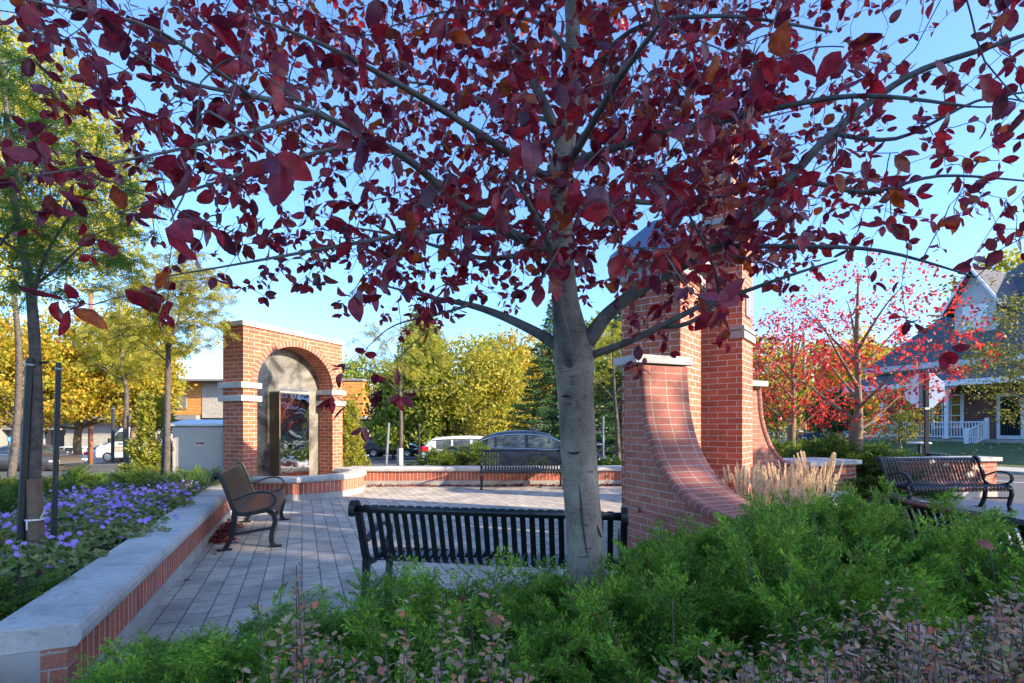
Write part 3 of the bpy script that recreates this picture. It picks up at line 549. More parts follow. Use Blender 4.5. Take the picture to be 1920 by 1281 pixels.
def buttress(o, a, out, la, name='buttress'):
    """o = rear corner at the straight face, a = width direction, out = the way it sweeps"""
    prof = smoothpath([(0.365, 2.10), (0.385, 1.9), (0.41, 1.66), (0.455, 1.47), (0.53, 1.28), (0.64, 1.08), (0.80, 0.91), (1.0, 0.77), (1.25, 0.665), (1.55, 0.61), (1.85, 0.59)], 3)
    Mx = frame(o, out, a)                      # local x = sweep, y = width
    th = 0.10; inner = []
    for i, (x, z) in enumerate(prof):
        p, q = prof[max(i-1, 0)], prof[min(i+1, len(prof)-1)]; dx, dz = q[0]-p[0], q[1]-p[1]; l = math.hypot(dx, dz)
        inner.append((x+dz/l*th, z-dx/l*th))
    # core with flat side faces
    b = MB(); n = len(inner)
    for y, fl in ((0.03, False), (la-0.03, True)):
        for i in range(n-1):
            (xa, za), (xb, zb) = inner[i], inner[i+1]
            q = [(xa, y, 0), (xb, y, 0), (xb, y, zb), (xa, y, za)]; uv = [(x_, z_) for x_, _, z_ in q]
            if fl: q = q[::-1]; uv = uv[::-1]
            b.add([Mx @ Vector(v) for v in q], [(0, 1, 2, 3)], [uv])
        q = [(0, y, 0), (inner[0][0], y, 0), (inner[0][0], y, inner[0][1]), (0, y, inner[0][1])]; uv = [(x_, z_) for x_, _, z_ in q]
        if fl: q = q[::-1]; uv = uv[::-1]
        b.add([Mx @ Vector(v) for v in q], [(0, 1, 2, 3)], [uv])
    q = [(0, la-0.03, 0), (0, 0.03, 0), (0, 0.03, 2.12), (0, la-0.03, 2.12)]; b.add([Mx @ Vector(v) for v in q], [(0, 1, 2, 3)], [[(v[1], v[2]) for v in q]])
    c = b.build(name, M['brick_butt'], tower, fix=False)
    # curved face of moulded bricks with rounded edges
    secs = [(0.03, 0.0), (0.0, 0.03), (0.0, 0.07), (0.02, 0.095), (0.05, 0.10)]
    ring = [(y, h) for y, h in secs]+[(la-y, h) for y, h in secs[::-1]]
    b = MB(); vs = []; s = 0; cs = []
    for i, (x, z) in enumerate(prof):
        p, q = prof[max(i-1, 0)], prof[min(i+1, len(prof)-1)]; dx, dz = q[0]-p[0], q[1]-p[1]; l = math.hypot(dx, dz); nx, nz = -dz/l, dx/l
        if i: s += math.hypot(x-prof[i-1][0], z-prof[i-1][1])
        cs.append(s)
        for (y, h) in ring: vs.append(Mx @ Vector((x-dz/l*-1*(0.10-h)*1.0 if False else x+dz/l*(0.10-h), y, z-dx/l*(0.10-h))))
    m_ = len(ring); per = [0]
    for j in range(1, m_): per.append(per[-1]+math.hypot(ring[j][0]-ring[j-1][0], ring[j][1]-ring[j-1][1]))
    fs = []; uv = []
    for i in range(len(prof)-1):
        for j in range(m_-1):
            fs.append((i*m_+j, (i+1)*m_+j, (i+1)*m_+j+1, i*m_+j+1)); uv.append([(per[j]+.02, cs[i]), (per[j]+.02, cs[i+1]), (per[j+1]+.02, cs[i+1]), (per[j+1]+.02, cs[i])])
    b.add(vs, fs, uv); b.build('rounded_face', M['brick_curve'], c, fix=True, smooth=True)
    b = MB(); b.box(0, 0.30, -0.008, la+0.008, 0, 0.50, Mx); b.box(0.30, 2.0, -0.008, la+0.008, 0, 0.44, Mx); p_ = b.build('plinth', M['brick_butt'], c, uv='n')
    b = MB(); b.box(-0.06, 0.40, -0.10, la+0.04, 2.12, 2.215, Mx); b.build('cap_stone', M['stone'], c, bevel=0.006)
buttress(Vector((1.31, 6.05)), W2, -D2, 0.66)
# (the width runs along W2 while the sweep runs towards the viewer's right)
buttress(Vector((4.13, 9.0)), D2*1.0, W2, 0.62)
# brick end pillar of the seat wall, with slab cap, and the low kerb beside it
pil = empty('brick_pillar', (0, 0, 0), 0, 'short red brick pillar with a wide stone slab cap behind the feather grass', 'pillar')
po = Vector((5.72, 9.15)); b = MB(); Mp = frame(po, W2, D2); b.box(0, 0.68, 0, 0.9, 0.0, 0.12, frame(po-W2*.02-D2*.02, W2, D2)); b.build('footing', M['concrete'], pil)
b = MB(); b.box(0.0, 0.64, 0, 0.86, 0.1201, 0.72, Mp); b.build('shaft', M['brick_tower'], pil, uv='n')
b = MB(); b.box(-0.62, 0.71, -0.07, 0.93, 0.7201, 0.80, Mp); b.build('slab_cap', M['stone'], pil, bevel=0.008)
b = MB(); b.prism([tuple(Vector((4.35, 6.95))), (5.55, 8.45), (5.35, 8.65), (4.15, 7.15)], 0.0, 0.34); tag(b.build('concrete_kerb', M['concrete'], bevel=0.01), 'low pale concrete kerb between the feather grass and the brick pillar', 'kerb')
# raised bed behind pillar, and the pale seat wall seen above the right-hand bench
b = MB(); b.prism([(6.4, 9.9), (8.6, 10.6), (8.2, 12.6), (6.2, 13.0), (3.9, 12.4), (4.6, 10.6)], -0.05, 0.42); tag(b.build('planting_bed', M['soil']), kind='structure')
sw = empty('seat_wall', (0, 0, 0), 0, 'low red brick seat wall with a pale slab top behind the right-hand bench', 'low wall')
so_ = Vector((7.45, 9.85)); b = MB(); b.box(0, 2.3, 0, 0.4, 0, 0.12, frame(so_, Vector((0.985, 0.17)), Vector((-0.17, 0.985)))); b.build('footing', M['concrete'], sw)
b = MB(); b.box(0.01, 2.29, 0.01, 0.39, 0.1201, 0.72, frame(so_, Vector((0.985, 0.17)), Vector((-0.17, 0.985)))); b.build('brick_course', M['brick_tower'], sw, uv='n')
b = MB(); b.box(-0.05, 2.36, -0.05, 0.45, 0.7201, 0.80, frame(so_, Vector((0.985, 0.17)), Vector((-0.17, 0.985)))); b.build('slab_top', M['walk'], sw, bevel=0.008)
# ================================================================ BENCHES
def make_bench():
    root = empty('park_bench', (0, 0, 0), 0, 'x', 'bench', None)
    Wd = 1.86; path = smoothpath([(-0.155, 0.80), (-0.165, 0.835), (-0.14, 0.862), (-0.105, 0.85), (-0.075, 0.79), (-0.035, 0.68), (0.0, 0.57), (0.03, 0.48), (0.075, 0.43), (0.14, 0.415), (0.25, 0.425), (0.36, 0.44), (0.44, 0.437), (0.49, 0.41), (0.50, 0.37), (0.475, 0.345)], 3)
    cut = min(range(len(path)), key=lambda i: abs(path[i][0]-0.055)+abs(path[i][1]-0.45)); n = 27
    for nm, seg in (('backrest', path[6:cut+1]), ('seat', path[cut:])):
        b = MB()
        for k in range(n):
            y = -Wd/2+0.06+(Wd-0.12)*(k+0.5)/n; b.ribbon(seg, 0.019, 0.007, y)
        b.build(nm, M['iron'], root, smooth=False)
    b = MB(); b.tube([(-0.135, -Wd/2+.02, 0.835), (-0.135, Wd/2-.02, 0.835)], 0.027, 12); b.build('top_rail', M['iron'], root, smooth=True)
    b = MB(); b.tube([(0.478, -Wd/2+.02, 0.385), (0.478, Wd/2-.02, 0.385)], 0.020, 10); b.tube([(0.25, -Wd/2+.02, 0.405), (0.25, Wd/2-.02, 0.405)], 0.012, 8); b.build('front_rail', M['iron'], root, smooth=True)
    fp = smoothpath([(-0.165, 0.79), (-0.172, 0.835), (-0.145, 0.872), (-0.105, 0.862), (-0.07, 0.79), (-0.03, 0.68), (0.005, 0.57), (0.035, 0.48), (0.075, 0.425), (0.14, 0.405), (0.25, 0.415), (0.36, 0.432), (0.42, 0.425), (0.45, 0.39)], 3)
    arm = smoothpath([(-0.01, 0.60), (0.05, 0.575), (0.13, 0.605), (0.24, 0.645), (0.36, 0.65), (0.44, 0.62), (0.475, 0.56), (0.455, 0.50), (0.40, 0.465), (0.36, 0.455), (0.30, 0.44)], 4)
    for s in (-1, 1):
        y = s*(Wd/2-0.005)
        b = MB(); b.ribbon(fp, 0.022, [0.05 if i > 3 else 0.04 for i in range(len(fp))], y); b.build('end_frame', M['iron'], root, bevel=0.006)
        b = MB(); b.ribbon(arm, 0.024, [0.016+0.012*math.sin(3.14*i/len(arm)) for i in range(len(arm))], y); b.build('armrest', M['iron'], root, bevel=0.004)
        lp = smoothpath([(0.05, 0.44), (0.045, 0.33), (0.03, 0.20), (-0.005, 0.09), (-0.05, 0.02)], 4)
        b = MB(); b.ribbon(lp, 0.022, [0.06-0.012*i/len(lp) for i in range(len(lp))], y); b.cbox((-0.05, y, 0.011), (0.15, 0.06, 0.022)); b.build('leg', M['iron'], root, bevel=0.006)
        lp = smoothpath([(0.40, 0.43), (0.452, 0.38), (0.47, 0.30), (0.445, 0.20), (0.43, 0.11), (0.445, 0.04), (0.475, 0.012)], 4)
        b = MB(); b.ribbon(lp, 0.022, [0.055, 0.06]+[0.052]*(len(lp)-2), y); b.cbox((0.475, y, 0.011), (0.14, 0.06, 0.022)); b.build('leg', M['iron'], root, bevel=0.006)
        b = MB(); b.ribbon(smoothpath([(0.025, 0.18), (0.15, 0.19), (0.30, 0.21), (0.44, 0.225)], 3), 0.018, 0.03, y); b.build('stretcher', M['iron'], root, bevel=0.004)
    return root
bench = make_bench(); BG = 'black iron slatted benches around the plaza'
def set_bench(x, y, ang, label, used=True): return place(bench, used, (x, y, 0.0), R_(ang), 1.0, label, BG)
# bench rz: local +x = the way it faces
set_bench(-0.17, 3.56, 80, 'black iron bench seen from behind, in front of the plum trunk', False)
set_bench(-3.55, 6.70, 21, 'black iron bench seen end-on beside the long planter wall, red leaves under it')
set_bench(0.22, 12.0, -88, 'farthest black iron bench, against the sunlit wall with a dark sedan behind')
set_bench(7.28, 8.82, -84, 'black iron bench facing us on the sidewalk beside the brick pillar')
set_bench(3.12, 3.06, 2, 'black iron bench at the right edge, its back rail rising out of the junipers')
# ================================================================ FOLIAGE GENERATORS
def unit(v): return v/np.maximum(np.linalg.norm(v, axis=-1, keepdims=True), 1e-9)
def kites(C, A, S, L, W):
    """one pointed leaf (a quad) per row: base C, axis A, side S"""
    L = np.asarray(L).reshape(-1, 1); W = np.asarray(W).reshape(-1, 1)
    V = np.stack([C, C+A*L*0.45+S*W*0.5, C+A*L, C+A*L*0.45-S*W*0.5], 1).reshape(-1, 3)
    return V, np.arange(len(V)).reshape(-1, 4)
def rnd_dirs(rng, n, bias=(0, 0, 0)): return unit(rng.normal(size=(n, 3))+np.array(bias))
def sides(rng, A): return unit(np.cross(A, rng.normal(size=A.shape)))
def crown_pts(rng, n, kind, H, zb, r, lump=0.5):
    """cluster centres inside a crown between zb and H"""
    out = []
    nl = 16; la = rng.uniform(0, 6.28, nl); lz = rng.uniform(-0.8, 0.9, nl); ls = rng.uniform(-1, 1, nl)
    while len(out) < n:
        u = rng.uniform(-1, 1, 3)
        if kind == 'round':
            if u@u > 1: continue
            q = u/np.linalg.norm(u); bump = sum(s*math.exp(-6*(1-(q@np.array([math.cos(a)*math.sqrt(1-z*z), math.sin(a)*math.sqrt(1-z*z), z])))) for a, z, s in zip(la, lz, ls))
            k = 1+lump*0.35*bump; d = np.linalg.norm(u)
            if d < 0.45 and rng.random() > 0.35: continue
            out.append([u[0]*r*k, u[1]*r*k, zb+(H-zb)*0.5*(1+u[2]*min(k, 1.15))])
        elif kind == 'cone':
            t = (u[2]+1)/2; rr = r*(1-t)**0.75*(0.72+0.28*math.sin(t*23+math.atan2(u[1], u[0])*3)*lump+0.2)
            if math.hypot(u[0], u[1]) > 1: continue
            if math.hypot(u[0], u[1]) < 0.5 and rng.random() > 0.4: continue
            if rng.random() > (1-t)**0.9+0.12: continue
            out.append([u[0]*rr, u[1]*rr, zb+(H-zb)*t])
    return np.array(out)
def limbs(mb, rng, C, H, zb, tr, n, lean=0.0, n_side=6):
    """trunk with a wandering line, forking limbs that reach the cluster centres"""
    ph = rng.uniform(0, 6.28); T = [(lean*(k/6)*1.0+0.02*H*math.sin(ph+k), 0.02*H*math.cos(ph+k*1.3), H*0.93*k/6) for k in range(7)]
    T[0] = (0, 0, -0.1); T = smoothpath(T, 3)
    mb.tube(T, [max(tr*(1-0.93*i/(len(T)-1)), 0.006) for i in range(len(T))], n_side+2)
    T = np.array(T); idx = rng.permutation(len(C))[:n]
    for i in idx:
        c = C[i]; zt = max(zb*0.92, min(H*0.85, c[2]-0.55*math.hypot(c[0], c[1])-rng.uniform(0, 0.08)*H))
        j = int(np.argmin(abs(T[:, 2]-zt))); a = T[j]; m = (a+c)/2+rng.normal(size=3)*0.05*np.linalg.norm(c-a)-np.array([0, 0, 0.06*np.linalg.norm(c-a)])
        p = smoothpath([a, m, c], 3); r0 = tr*0.42*(1-0.6*a[2]/H)
        mb.tube(p, [max(r0*(1-0.9*k/(len(p)-1)), 0.004) for k in range(len(p))], 5)
def make_tree(name, seed, H, zb, r, tr, kind, leaf, bark, nc, per, sig, L, W, label, cat='tree', droop=-0.3, nl=18, lump=0.5, lean=0.0, group=None):
    rng = np.random.default_rng(seed); root = empty(name, (0, 0, 0), 0, label, cat, group)
    C = crown_pts(rng, nc, kind, H, zb, r, lump)
    mb = MB(); limbs(mb, rng, C, H, zb, tr, nl, lean); mb.build('trunk', M[bark], root, smooth=True, fix=False)
    P = np.repeat(C, per, 0)+rng.normal(size=(nc*per, 3))*sig*np.array([1, 1, 0.6])
    A = rnd_dirs(rng, len(P), (0, 0, droop)); S = sides(rng, A)
    k = rng.uniform(0.7, 1.3, len(P)); V, Q = kites(P, A, S, L*k, W*k); fastmesh('crown', V, Q, M[leaf], root)
    return root
def pinnate(rng, P, A, L, nleaf, ll, lw, droop=0.5):
    """compound locust leaves: one arched rachis each, leaflets in pairs"""
    n = len(P); Vs = []; up = np.array([0, 0, 1.0]); S = unit(np.cross(A, up)+1e-6); B = unit(np.cross(S, A))
    roll = rng.normal(size=n)*0.5; S, B = S*np.cos(roll)[:, None]+B*np.sin(roll)[:, None], B*np.cos(roll)[:, None]-S*np.sin(roll)[:, None]
    for k in range(nleaf):
        t = 0.12+0.88*k/nleaf; c = P+A*(L*t)[:, None]-up*(droop*L*t*t)[:, None]*0.5
        ax = unit(A-up*droop*t)
        for s in (-1, 1):
            a = unit(S*s+ax*0.35+B*rng.normal(size=(n, 1))*0.15); sd = unit(ax-a*0.3)
            l = ll*(1-0.35*abs(t-0.5)*1.6)*np.ones((n, 1)); V = np.stack([c, c+a*l*0.5+sd*lw/2, c+a*l, c+a*l*0.5-sd*lw/2], 1); Vs.append(V.reshape(-1, 3))
    V = np.concatenate(Vs); return V, np.arange(len(V)).reshape(-1, 4)
# ================================================================ THE PURPLE-LEAVED PLUM
def skeleton(tree_limbs, T, rng, attract, seg=0.16, jitter=0.25, tip_r=0.0016, split=None):
    """T = trunk points (x,y,z,r); limbs likewise; attraction points join the nearest limb node by a curved twig."""
    mb = MB(); nodes = []; nr = []
    for path in [T]+tree_limbs:
        p = smoothpath(path, 5); (split if split and path is not T else mb).tube([q[:3] for q in p], [max(q[3], 0.0025) for q in p], 10 if path[0][3] > 0.05 else 7)
        for q in p: nodes.append(q[:3]); nr.append(q[3])
    nodes = np.array(nodes); nr = np.array(nr); base = np.array(T[0][:3]); tw = []
    ok = nr < 0.06; nodes_l = list(nodes[ok]); rr = list(nr[ok])
    dist = [np.min(np.linalg.norm(np.array(nodes_l)-a, axis=1)) for a in attract]; order = np.argsort(dist)
    NA = np.array(nodes_l); RA = np.array(rr)
    for i in order:
        a = attract[i]; d = np.linalg.norm(NA-a, axis=1)+0.25*(NA[:, 2]-a[2]).clip(-1, 1)*-0.0
        j = int(np.argmin(d+rng.uniform(0, 0.05, len(d)))); s = NA[j]; ln = np.linalg.norm(a-s)
        if ln < 0.05: continue
        perp = rng.normal(size=3); perp -= perp@(a-s)*(a-s)/ln**2; perp /= np.linalg.norm(perp)
        m1 = s+(a-s)*0.33+perp*ln*0.10+np.array([0, 0, 0.08*ln]); m2 = s+(a-s)*0.7+perp*ln*0.06*rng.normal()+np.array([0, 0, 0.05*ln])
        p = np.array(smoothpath([s, m1, m2, a], max(2, int(ln/0.12)))); r0 = min(RA[j]*0.7, 0.0022+0.0055*ln)
        r = np.linspace(max(r0, 0.002), tip_r, len(p)); (split or mb).tube([tuple(q) for q in p], list(r), 4, cap=False); tw.append(p)
        NA = np.concatenate([NA, p[1:]]); RA = np.concatenate([RA, r[1:]])
    return mb, tw
def broad_leaves(rng, C, A, Nn, L, W, fold, curl, holes=0):
    """ovate leaves: 2 x 5 quads each, folded along the midrib and curled"""
    n = len(C); S = unit(np.cross(A, Nn)); Nn = unit(np.cross(S, A)); ts = np.array([0, 0.16, 0.38, 0.62, 0.84, 1.0]); ws = np.array([0.02, 0.34, 0.5, 0.46, 0.27, 0.015])
    V = np.zeros((n, 6, 3, 3)); L = L[:, None]; W = W[:, None]
    for i, (t, w) in enumerate(zip(ts, ws)):
        th = curl[:, None]*t; mid = C+L*(A*np.sin(th+1e-5)/(curl[:, None]+1e-5)+Nn*(np.cos(th)-1)/(curl[:, None]+1e-5)) if i else C
        wob = 1+0.10*rng.normal(size=(n, 1))
        for j, s in ((0, -1), (1, 0), (2, 1)):
            V[:, i, j] = mid+s*S*W*w*wob*np.cos(fold)[:, None]+abs(s)*Nn*W*w*np.sin(fold)[:, None]+0.03*W*abs(s)*rng.normal(size=(n, 1))*Nn
    V = V.reshape(n, 18, 3); q = []
    for i in range(5):
        for j in range(2): q.append([i*3+j, i*3+j+1, (i+1)*3+j+1, (i+1)*3+j])
    q = np.array(q); Q = (np.arange(n)[:, None, None]*18+q[None]).reshape(-1, 4); return V.reshape(-1, 3), Q
LUV = np.array([[(j/2, t_[i]), ((j+1)/2, t_[i]), ((j+1)/2, t_[i+1]), (j/2, t_[i+1])] for t_ in [[0, 0.16, 0.38, 0.62, 0.84, 1.0]] for i in range(5) for j in range(2)]).reshape(-1, 2)
def limb(*pts): return [(*at(px, py, Z), r*0.80) for px, py, Z, r in pts]
T = [(0.385, 2.62, -0.05, 0.115), (0.38, 2.61, 0.25, 0.102), (*at(1097, 1030, 2.6), 0.095), (*at(1088, 900, 2.6), 0.092), (*at(1079, 740, 2.6), 0.093), (*at(1075, 665, 2.6), 0.104), (*at(1066, 610, 2.6), 0.084), (*at(1060, 560, 2.6), 0.066), (*at(1054, 480, 2.6), 0.059), (*at(1052, 400, 2.6), 0.060), (*at(1050, 330, 2.6), 0.067), (*at(1062, 260, 2.6), 0.050), (*at(1072, 160, 2.6), 0.042), (*at(1074, 60, 2.62), 0.038), (*at(1070, -60, 2.65), 0.036), (*at(1075, -220, 2.7), 0.024), (*at(1070, -420, 2.7), 0.010)]
LB = [
 limb((1088, 655, 2.6, .06), (1110, 628, 2.57, .052), (1140, 588, 2.54, .044), (1200, 542, 2.5, .039), (1265, 505, 2.45, .036), (1340, 462, 2.35, .032), (1420, 395, 2.25, .028), (1485, 330, 2.2, .025), (1560, 250, 2.15, .022), (1700, 145, 2.1, .017), (1850, 90, 2.0, .012), (2000, 40, 1.9, .006)),
 limb((1090, 680, 2.6, .035), (1115, 664, 2.57, .026), (1180, 640, 2.5, .022), (1250, 606, 2.42, .019), (1330, 566, 2.33, .016), (1400, 545, 2.25, .012), (1470, 520, 2.15, .009), (1570, 488, 2.1, .005)),
 limb((1230, 612, 2.45, .016), (1290, 606, 2.42, .014), (1345, 560, 2.35, .012), (1330, 480, 2.2, .009), (1290, 400, 2.05, .006)),
 limb((1066, 665, 2.6, .05), (1035, 642, 2.62, .038), (1000, 620, 2.66, .033), (940, 592, 2.8, .028), (880, 572, 2.9, .022), (800, 556, 3.0, .014), (700, 530, 3.1, .006)),
 limb((1072, 690, 2.55, .045), (1062, 640, 2.45, .040), (1048, 590, 2.4, .034), (1043, 535, 2.32, .030), (1035, 470, 2.2, .024), (1000, 400, 2.05, .016), (960, 320, 1.9, .008)),
 limb((1050, 500, 2.6, .045), (1010, 462, 2.55, .036), (930, 425, 2.45, .031), (860, 382, 2.35, .027), (780, 310, 2.2, .022), (700, 262, 2.05, .018), (590, 212, 1.9, .014), (470, 180, 1.75, .010), (340, 150, 1.6, .006), (200, 70, 1.5, .003)),
 limb((1055, 280, 2.6, .04), (1025, 205, 2.55, .033), (985, 120, 2.5, .028), (955, 60, 2.45, .024), (930, -30, 2.4, .018), (900, -200, 2.3, .008)),
 limb((1065, 270, 2.6, .035), (1090, 205, 2.65, .028), (1140, 150, 2.75, .024), (1185, 112, 2.85, .020), (1235, 50, 2.9, .016), (1300, -40, 3.0, .008)),
 limb((1060, 400, 2.6, .03), (1140, 376, 2.8, .022), (1250, 380, 3.0, .018), (1380, 362, 3.1, .012), (1520, 330, 3.2, .006)),
 limb((1050, 430, 2.6, .03), (1000, 470, 2.85, .022), (900, 484, 3.15, .018), (760, 445, 3.4, .012), (620, 420, 3.6, .006)),
 limb((1052, 330, 2.6, .03), (1100, 250, 2.0, .02), (1160, 150, 1.55, .013), (1240, 40, 1.25, .006)),
 limb((1050, 350, 2.6, .03), (960, 290, 2.2, .021), (820, 200, 1.85, .015), (640, 100, 1.55, .009), (470, 30, 1.35, .004)),
 limb((1060, 310, 2.6, .03), (1200, 262, 2.25, .021), (1400, 215, 1.85, .014), (1600, 180, 1.55, .009), (1820, 200, 1.35, .004)),
 limb((930, 425, 2.45, .018), (780, 438, 2.25, .013), (600, 468, 2.0, .009), (420, 500, 1.85, .005), (300, 520, 1.75, .003)),
 limb((700, 262, 2.05, .012), (540, 300, 1.9, .009), (380, 350, 1.75, .006), (220, 400, 1.65, .003)),
 limb((590, 212, 1.9, .010), (420, 260, 1.7, .007), (240, 300, 1.55, .005), (60, 330, 1.45, .003)),
 limb((1340, 462, 2.35, .018), (1480, 462, 2.2, .013), (1650, 470, 2.05, .009), (1830, 520, 1.9, .004)),
 limb((1485, 330, 2.2, .015), (1620, 360, 2.05, .011), (1760, 330, 1.95, .007), (1930, 340, 1.85, .004)),
 limb((1560, 250, 2.15, .013), (1680, 260, 2.0, .009), (1830, 190, 1.85, .006), (1960, 170, 1.75, .003)),
 limb((470, 180, 1.75, .008), (300, 60, 1.4, .006), (100, 10, 1.2, .004), (-60, -20, 1.1, .002)),
 limb((1070, 100, 2.6, .02), (1000, 40, 3.0, .014), (850, 20, 3.3, .009), (700, 60, 3.5, .005)),
 limb((1070, 180, 2.6, .02), (1180, 60, 2.3, .013), (1350, 30, 2.0, .009), (1560, 60, 1.8, .005)),
 limb((880, 572, 2.9, .012), (820, 590, 2.75, .008), (740, 610, 2.6, .005), (690, 650, 2.55, .003)),
 limb((1060, 230, 2.6, .02), (960, 210, 3.0, .014), (820, 160, 3.4, .010), (640, 150, 3.7, .005)),
 limb((1060, 210, 2.6, .02), (1200, 190, 3.0, .014), (1360, 230, 3.4, .010), (1520, 200, 3.6, .005)),
]
# the underside of the crown: photo y below which it carries no leaves, over photo x
LOWX = [-200, 0, 100, 200, 300, 400, 500, 600, 700, 760, 860, 950, 1050, 1150, 1250, 1330, 1400, 1500, 1600, 1700, 1800, 1920, 2100]
LOWY = [430, 440, 470, 510, 530, 535, 560, 590, 620, 645, 620, 590, 560, 590, 640, 600, 570, 560, 540, 590, 610, 560, 520]
rng = np.random.default_rng(11); att = []
while len(att) < 2750:
    x = rng.uniform(-2.7, 3.4); y = rng.uniform(0.75, 4.9); z = rng.uniform(1.5, 5.2)
    px, py = 960+F*x/y, 800-F*(z-EYE)/y
    r = math.hypot(x-0.36, y-2.6)
    if r > 2.75 or r < 0.15 or not -260 < px < 2200 or py < -260: continue
    lo = np.interp(px, LOWX, LOWY); edge = (lo-py)/130.0
    if edge < 0 or rng.random() > min(1, 0.25+edge): continue
    if y < 1.35 and rng.random() < 0.55: continue
    if px > 1500 and rng.random() < 0.30: continue
    if px > 1450 and y < 1.5 and py > 350: continue
    if px > 1750 and py < 330 and rng.random() < 0.5: continue
    if px < 260 and py > 300 and rng.random() < 0.55: continue
    if 560 < px < 760 and 300 < py < 480 and rng.random() < 0.3: continue
    if 480 < py and not 950 < px < 1350 and rng.random() < 0.35: continue
    if not (650 < px < 1450 and 330 < py < 640) and rng.random() < 0.22: continue
    att.append((x, y, z))
for _ in range(100):
    Z_ = rng.uniform(1.7, 3.6); att.append(at(rng.uniform(1240, 1480), rng.uniform(130, 520), Z_))
for _ in range(300):
    a_ = rng.uniform(0, 6.283); r_ = rng.uniform(0.12, 0.75); att.append((0.36+math.cos(a_)*r_, 2.55-abs(math.sin(a_))*r_, rng.uniform(2.15, 4.4)))
for q in [(130, 575, 1.25), (110, 560, 1.3), (315, 560, 1.5), (300, 590, 1.5), (755, 740, 1.95), (620, 745, 2.1), (680, 800, 2.0), (1200, 690, 2.3), (1190, 680, 2.2), (1255, 660, 2.4), (1360, 640, 2.3), (1780, 655, 1.6), (1700, 600, 1.7), (640, 690, 2.3), (700, 700, 2.3)]: att.append(at(*q))
att = np.array(att)
plum = empty('plum_tree', (0, 0, 0), 0, 'grey trunked purple-leaved plum tree in the foreground, spreading over the whole view', 'tree')
lm = MB(); mb, tw = skeleton(LB, T, rng, att, split=lm); lm.build('limbs', M['bark_backlit'], plum, smooth=True, fix=False)
mb.tube([at(1075, 655, 2.56), at(1068, 640, 2.53), at(1060, 628, 2.51)], [0.03, 0.034, 0.02], 8)
mb.build('trunk', M['bark_plum'], plum, smooth=True, fix=False)
for cp in ([(1086, 905, 2.515), (1089, 940, 2.512), (1093, 985, 2.508), (1101, 1040, 2.503)], [(1120, 985, 2.525), (1127, 1008, 2.53)], [(1052, 745, 2.53), (1060, 742, 2.515), (1070, 744, 2.51)], [(1064, 848, 2.52), (1078, 850, 2.51), (1090, 846, 2.515)]):
    b = MB(); k_ = smoothpath([at(*q) for q in cp], 4); b.tube(k_, [0.0045*math.sin(3.14*(i+.6)/(len(k_)+.4))+.0008 for i in range(len(k_))], 5); b.build('bark_scar', M['black'], plum)
C, A, Nn = [], [], []
for p in tw:
    seg = np.linalg.norm(p[1:]-p[:-1], axis=1); ln = seg.sum(); k = max(4, min(10, int(4+ln*6*rng.random())))
    for t in np.r_[1.0, 1.0, 1.0, 1-rng.uniform(0, 0.55 if ln > 0.4 else 0.9, k-2)]:
        s = t*(len(p)-1); i = min(int(s), len(p)-2); q = p[i]+(p[i+1]-p[i])*(s-i); d = (p[i+1]-p[i])/np.linalg.norm(p[i+1]-p[i])
        a = d*0.45+rng.normal(size=3)*0.75+np.array([0, 0, -0.42]); C.append(q); A.append(a/np.linalg.norm(a)); Nn.append(rng.normal(size=3)*0.9+np.array([0, 0, 0.35]))
C, A, Nn = np.array(C), np.array(A), np.array(Nn); C = C+A*0.008
n = len(C); L = rng.uniform(0.040, 0.084, n); W = L*rng.uniform(0.50, 0.66, n)
V, Q = broad_leaves(rng, C, A, Nn, L, W, rng.uniform(0.05, 0.5, n), rng.uniform(-0.9, 1.2, n))
fastmesh('crown', V, Q, M['plum'], plum, smooth=True, uv=np.tile(LUV, (n, 1)))
print('PLUM leaves', n, 'twigs', len(tw))
# ================================================================ OTHER PLUMS (lit from the right)
def small_plum(px, Z, zbase, H, r, tr, label, seed, fork=0.3, nleaf=3600, leafm='plum_red'):
    rng = np.random.default_rng(seed); x, y = xy(px, Z); root = empty('plum_tree', (x, y, zbase), 0, label, 'tree', 'small plum trees beyond the tower')
    Tt = [(0, 0, -0.1, tr*1.1), (0.0, 0, H*0.12, tr), (0.0, 0, H*0.22, tr*1.05), (0.05, 0, H*0.3, tr*0.66), (0.06, 0.03, H*0.45, tr*0.45), (0.02, 0, H*0.65, tr*0.42), (0.05, 0, H*0.95, tr*0.1)]
    Ls = []
    for k in range(9):
        a = 6.28*k/9*1.618*2.2+rng.uniform(-.3, .3); z0 = H*(0.2+0.055*k); rr = r*rng.uniform(0.75, 1.0)*(1-0.05*k); z1 = z0+H*rng.uniform(0.22, 0.36)
        c, s = math.cos(a), math.sin(a); Ls.append([(0.02, 0, z0, tr*0.36), (c*rr*0.3, s*rr*0.3, z0+(z1-z0)*0.35, tr*0.20), (c*rr*0.65, s*rr*0.65, z0+(z1-z0)*0.75, tr*0.11), (c*rr, s*rr, z1, 0.006)])
    att = []
    while len(att) < 620:
        u = rng.uniform(-1, 1, 3)
        if u@u > 1: continue
        att.append([u[0]*r, u[1]*r, H*0.60+u[2]*H*0.42])
    mb, tw = skeleton(Ls, Tt, rng, np.array(att), tip_r=0.003); mb.build('trunk', M['bark_tan'], root, smooth=True, fix=False)
    P = np.concatenate([p[max(0, len(p)//2):] for p in tw]); P = P[rng.integers(0, len(P), nleaf)]+rng.normal(size=(nleaf, 3))*0.05
    A = rnd_dirs(rng, nleaf, (0, 0, -0.3)); k = rng.uniform(0.7, 1.3, nleaf); V, Q = kites(P, A, sides(rng, A), 0.078*k, 0.048*k); fastmesh('crown', V, Q, M[leafm], root); return root
